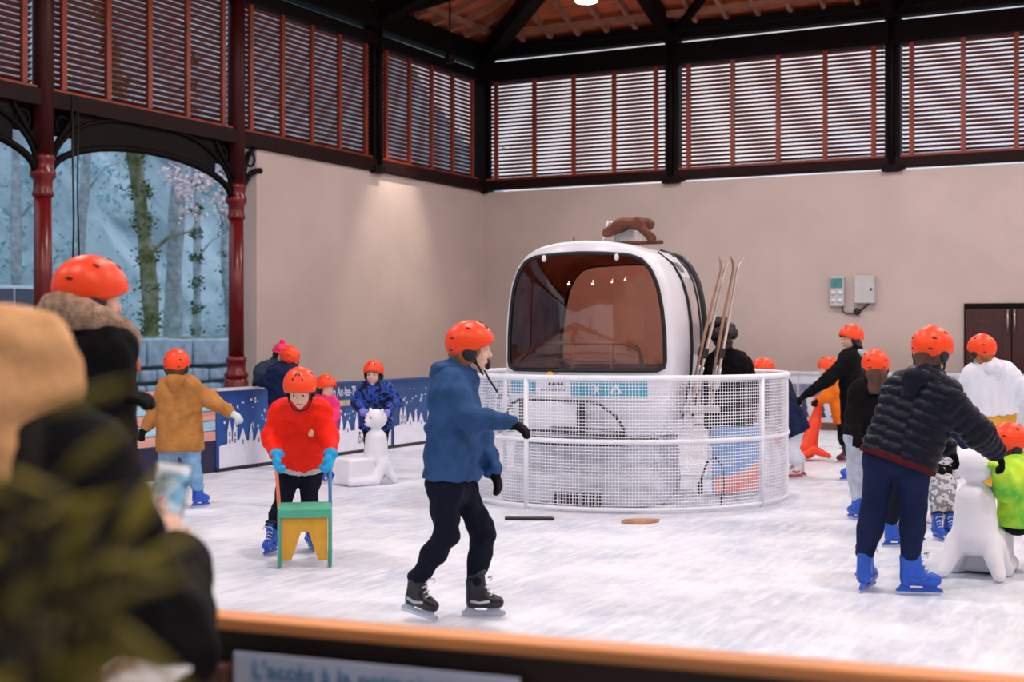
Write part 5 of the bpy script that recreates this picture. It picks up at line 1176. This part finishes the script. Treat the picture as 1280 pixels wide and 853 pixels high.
person('skater in a white hoodie and mustard trousers seen from behind at the right', 11.4,
    dict(head=(1227, 440, 0), neck=(1236, 462, 0), s0=(1216, 472, .05), s1=(1258, 470, -.05), e0=(1207, 500, .15), w0=(1220, 512, .25), e1=(1281, 490, -.05), w1=(1296, 506, .05), h0=(1231, 522, 0), h1=(1254, 522, 0), k0=(1231, 570, 0), k1=(1254, 570, 0)),
    (-.35, .9, -.05), size=1.08, jacket=c_white, trousers=c_must, feet=[(1231, 641, -.2, 1, 0), (1256, 638, .2, 1, 0)], glove=(c_blk, c_blk), hair=M_hairl, hood=c_white, thick=.035, hem=-.02, fold=.009, arm=.008, flare=-.01)
person('child in a neon green jacket sitting on the near white bear at the right edge', 8.55,
    dict(head=(1262, 558, 0), neck=(1274, 582, -.02), s0=(1266, 592, -.13), s1=(1272, 590, .13), e0=(1258, 612, -.2), w0=(1250, 590, -.3), e1=(1290, 615, .15), w1=(1310, 625, .1), h0=(1270, 652, -.08), h1=(1272, 650, .08), k0=(1318, 655, -.1), k1=(1318, 652, .1)),
    (.9, .3, -.15), size=.86, vox=.010, jacket=c_green, trousers=c_blk, feet=[(1335, 722, 1, .0, 0), (1338, 716, 1, .1, 0)], glove=(c_green, c_blk), hair=M_hair, thick=.035, hem=.02, hood=c_green, arm=.01)
person('child in a dark jacket mostly hidden behind the quilted jacket adult', 9.55,
    dict(head=(1150, 500, .1), neck=(1146, 516, .08), s0=(1132, 526, .1), s1=(1166, 524, 0), e0=(1128, 548, .1), w0=(1150, 560, .1), e1=(1190, 538, 0), w1=(1206, 556, .05), h0=(1124, 585, .05), h1=(1146, 585, 0), k0=(1118, 630, .05), k1=(1140, 630, .02)),
    (1, .3, -.3), size=.9, jacket=c_navy, trousers=c_dnavy, feet=[(1117, 684, 1, .1, 0), (1138, 678, 1, .2, 0)], glove=(c_blk, c_blk), hair=M_hair, thick=.03, hem=.04)
person('child in a grey print jacket sitting on a white bear behind the near one', 10.4,
    dict(head=(1172, 502, .1), neck=(1174, 524, .1), s0=(1162, 534, .05), s1=(1184, 534, .05), e0=(1158, 562, 0), w0=(1170, 580, -.15), e1=(1190, 562, 0), w1=(1186, 582, -.15), h0=(1168, 594, .05), h1=(1182, 594, .05), k0=(1170, 604, -.32), k1=(1186, 604, -.32)),
    (.3, -1, -.2), size=.86, jacket=c_greyp, trousers=c_greyp, feet=[(1172, 675, .1, -1, 0), (1187, 675, .1, -1, 0)], glove=(c_blk, c_blk), hair=M_hair, thick=.035, hem=.03, face=True)
# figure in black behind the skis
r, b, I = person('person in black with dark curly hair behind the skis in the cage', 12.75,
    dict(head=(900, 420, 0), neck=(906, 446, 0), s0=(892, 462, .02), s1=(927, 460, 0), e0=(888, 500, 0), w0=(895, 525, -.1), e1=(940, 492, 0), w1=(934, 522, -.1), h0=(900, 545, 0), h1=(922, 545, 0), k0=(900, 580, 0), k1=(922, 580, 0)),
    (-.3, 1, -.1), size=1.08, jacket=c_blk, trousers=c_greyp, feet=[(901, 618, -.2, 1, 0), (922, 618, .2, 1, 0)], glove=(c_blk, c_blk), hair=M_hairb, long_hair=.05, helmet=False, thick=.05, hem=-.08, skate='blue')
def curls(hl, base, par):
    P = []; rr = random.Random(3)
    for i in range(26):
        a, t = rr.uniform(0, 6.28), rr.uniform(.1, 1.9); P.append(E(hl(.105 * math.sin(t) * math.sin(a), -.02 + .105 * math.sin(t) * math.cos(a) * .8 - .02, .03 + .11 * math.cos(t)), (.04, .04, .04)))
    blob('curls', [(P, .012, [])], .01, M_hairb, par, base, .006, 8)
curls(I['hl'], b, r)
for sx in (-1, 1): MB().ell(I['hl'](sx * .12, -.03, .02) - b, (.05, .05, .06)).build('hair_puff', M_hairb, r)

# ---------------------------------------------------------------- white bears, orange seal
M_bear = mat('bear_white', rgb((232, 232, 240)), 0.5, var=0.03, scale=4); M_bear.node_tree.nodes['Principled BSDF'].inputs['Subsurface Weight'].default_value = 0.1
def bear_meshes():
    body = [([C((0, 0, .27), (0, 0, .475), .138, .118)], .05, []), ([E((0, .0, .695), (.130, .115, .105)), E((0, .10, .66), (.055, .05, .045)), C((-.092, -.005, .755), (-.108, -.005, .795), .030, .018), C((.092, -.005, .755), (.108, -.005, .795), .030, .018)], .025, []),
            ([C((-.11, .0, .20), (-.15, .12, .045), .075, .05), C((.11, .0, .20), (.15, .12, .045), .075, .05), C((-.15, .12, .045), (-.14, .42, .04), .05, .045), C((.15, .12, .045), (.14, .42, .04), .05, .045), C((-.09, -.03, .22), (-.165, -.12, .04), .07, .04), C((.09, -.03, .22), (.165, -.12, .04), .07, .04),
              B((0, .28, .15), (.12, .14, .11), None, .03)], .03, [((0, 0, .0), (0, 0, -1))])]
    V, Q = sdf(body, .010, .03); a = np_mesh('bear_body', relax(V, Q, 1), Q); a.materials.append(M_bear)
    e = MB().ell((0, 0, 0), (.010, .008, .012), None, 10, 8).mesh('eye'); e.materials.append(M_black)
    n = MB().ell((0, 0, 0), (.018, .012, .013), None, 10, 8).mesh('nose'); n.materials.append(M_black); return a, e, n
BEAR = bear_meshes()
def bear(p, rzz, label, s=1.0):
    root = empty('bear_skating_aid', p, rzz, label=label, cat='skating aid', group='white bear skating aids'); root.scale = (s, s, s)
    bo = link('bear_body', BEAR[0], None, root)
    for sx in (-1, 1): link('eye', BEAR[1], None, bo).location = (sx * .052, .112, .715)
    link('nose', BEAR[2], None, bo).location = (0, .152, .665); return root
def yawof(r_, f_): v = cv(r_, f_); return math.atan2(v.y, v.x) - math.pi / 2
p1 = gp(470, 604); bear(p1, yawof(-.75, -.66), 'white plastic bear skating aid in front of the space print child', .93)
p2 = gp(1219, 722); bear(p2, yawof(.5, .85), 'white plastic bear skating aid pushed by the adult in the quilted jacket', 1.0)
p3 = gp(1180, 654); bear(p3 + cv(0, .18), yawof(.15, -1), 'white plastic bear skating aid under the grey print child', .9)
M_seal = mat('seal_orange', rgb((240, 66, 22)), 0.35, var=0.06, scale=4)
def seal():
    d = 16.15; p = onice(1012, d); root = empty('seal_skating_aid', p, label='orange plastic seal skating aid in front of the orange jacket child', cat='skating aid')
    def q(px, py, f=0): return at(px, py, d + f) - p
    P = [C(q(1024, 505), q(1018, 530), .045, .07), C(q(1018, 530), q(1008, 560), .07, .13), C(q(1008, 560), q(985, 566), .10, .08), C(q(985, 566), q(973, 550), .07, .04), C(q(973, 550), q(968, 538), .04, .03), E(q(1024, 500), (.05, .05, .05)), C(q(1024, 500), q(1016, 503), .03, .022)]
    b_ = blob('seal_body', [(P, .05, [((0, 0, .0), (0, 0, -1))])], .011, M_seal, root, (0, 0, 0))
    for f in (-.16, .16): blob('flipper', [([C(q(1016, 562, f * .6), q(1036, 570, f), .06, .03), C(q(1016, 562, f * .6), q(1000, 571, f), .05, .03)], .03, [((0, 0, 0), (0, 0, -1))])], .010, M_seal, root, (0, 0, 0))
    for f in (-.07, .07): MB().tube([q(1024, 503, 0), q(1028, 500, f), q(1030, 500, f * 2)], .014, 8).build('hand_grip', M_seal, root)
seal()

# ---------------------------------------------------------------- spectator close to the camera, with phone, and the plant
d0 = 2.35
r, b, I = person('spectator in a beige hood and black coat filming with a phone at the left', d0,
    dict(head=(24, 490, 0), neck=(10, 560, -.03), s0=(-120, 600, -.05), s1=(88, 606, .05), e0=(-80, 810, .0), w0=(64, 862, -.28), e1=(196, 812, .10), w1=(220, 706, .36), h0=(-20, 900, 0), h1=(130, 900, 0), k0=(-20, 1150, 0), k1=(130, 1150, 0)),
    (.45, 1, -.25), size=1.12, hs=1.02, vox=.011, jacket=c_blk, trousers=c_blk, skate=None, feet=[(-20, 1440, d0), (130, 1440, d0)], hair=M_hairb, helmet=False, thick=.05, hem=.2, group=None, hand_dir=((.9, -.1, .1), (-.25, .25, .9)), palm=((.5, .2, .6), (-.8, .5, .1)), curl=(.5, .55), arm=.012, cat='person')
# raised beige hood
hl = I['hl']; HRn = np.array(I['HR'])
P = [E(hl(0, -.02, .02), (.112, .125, .130), HRn), C(hl(0, -.08, -.05), hl(0, -.06, -.13), .08, .095)]
blob('hood', [(P, .05, [(hl(0, .075, 0), I['HR'].col[1])])], .012, c_beige, r, b, .004, 21)
MB().tube([I['el'][1] * .25 + I['wr'][1] * .75 - b, I['wr'][1] - b], .052, 12).build('cuff', c_olive, r)
ph = at(209, 624, d0 + .42); pho = empty('phone', ph, label='smartphone held up by the hooded spectator, its screen showing the rink', cat='phone')
Rp = basis(cv(.25, -1, .12), cv(.22, 0, 1))
MB().box((0, 0, 0), (.074, .009, .150), Rp).build('case', M_black, pho, bevel=.003)
def scr_mat():
    m = bpy.data.materials.new('phone_screen'); m.use_nodes = True; nt = m.node_tree; bs = nt.nodes['Principled BSDF']; tc = nt.nodes.new('ShaderNodeTexCoord'); nz = nt.nodes.new('ShaderNodeTexNoise'); nz.inputs['Scale'].default_value = 32; nz.inputs['Detail'].default_value = 1
    rp = nt.nodes.new('ShaderNodeValToRGB'); rp.color_ramp.interpolation = 'CONSTANT'; cols = [(30, 40, 70), (120, 170, 200), (176, 200, 216), (210, 60, 50), (225, 230, 238)]
    while len(rp.color_ramp.elements) < 5: rp.color_ramp.elements.new(.5)
    for e_, c, p in zip(rp.color_ramp.elements, cols, (0, .34, .48, .62, .68)): e_.position = p; e_.color = (*rgb(c), 1)
    nt.links.new(tc.outputs['Object'], nz.inputs['Vector']); nt.links.new(nz.outputs['Fac'], rp.inputs['Fac']); nt.links.new(rp.outputs['Color'], bs.inputs['Emission Color']); nt.links.new(rp.outputs['Color'], bs.inputs['Base Color']); bs.inputs['Emission Strength'].default_value = .55; return m
MB().box(Rp @ Vector((0, .0052, 0)), (.068, .0012, .142), Rp).build('screen', scr_mat(), pho)
MB().box(Rp @ Vector((0, .006, .064)), (.062, .001, .016), Rp).build('status_bar', mat('screen_bar', rgb((230, 232, 240)), .3, emit=(.8, .82, .9), es=.6), pho)

# leafy plant right beside the lens
M_pl = mat('plant_leaf', rgb((128, 118, 22)), .6, var=.4, scale=9); M_pld = mat('plant_stem', rgb((50, 44, 18)), .7)
def plant():
    p = at(-20, 853, .95); p.z = 0.0; root = empty('leafy_plant', p, label='yellow green leafy plant close to the camera at the bottom left', cat='plant')
    MB().lathe([(.12, 0), (.15, .28), (.16, .30), (.14, .30), (.13, .26)], n=20).build('pot', mat('pot_dark', rgb((40, 34, 32)), .6), root)
    rr = random.Random(12)
    tg = [(40, 520), (70, 600), (120, 640), (30, 680), (90, 700), (140, 690), (60, 770), (110, 780), (20, 820), (130, 830), (10, 600), (80, 850), (40, 740), (165, 612)]
    for i, (px, py) in enumerate(tg):
        e_ = at(px, py, .85 + rr.uniform(-.06, .08)) - p; a = Vector((0, 0, .28)); mid = Vector((e_.x * .35, e_.y * .35, e_.z * .6 + .1)); pts = [a, mid, e_ * .85 + mid * .15 * 1.0, e_]
        st = MB().tube(pts, [.006, .005, .004, .002], 6).build('stem', M_pld, root)
        for k in range(3):
            ang = rr.uniform(-1.2, 1.2); L = rr.uniform(.05, .10); dv = (RGT * math.cos(ang) + UP * math.sin(ang) * .8 + FWD * rr.uniform(-.3, .3)).normalized() * (1 if rr.random() < .6 else -1); sv = dv.cross(FWD).normalized() * rr.uniform(.003, .007); o = e_ * (1 - .12 * k) + mid * .12 * k; lift = FWD * -.008
            V = [o, o + dv * L * .35 + sv, o + dv * L * .7 + sv * .8, o + dv * L, o + dv * L * .7 - sv * .8, o + dv * L * .35 - sv, o + dv * L * .35 + lift, o + dv * L * .7 + lift]
            MB().add(V, [(0, 1, 6), (1, 2, 7, 6), (2, 3, 7), (3, 4, 7), (4, 5, 6, 7), (5, 0, 6)], True).build('leaf', M_pl, st)
plant()
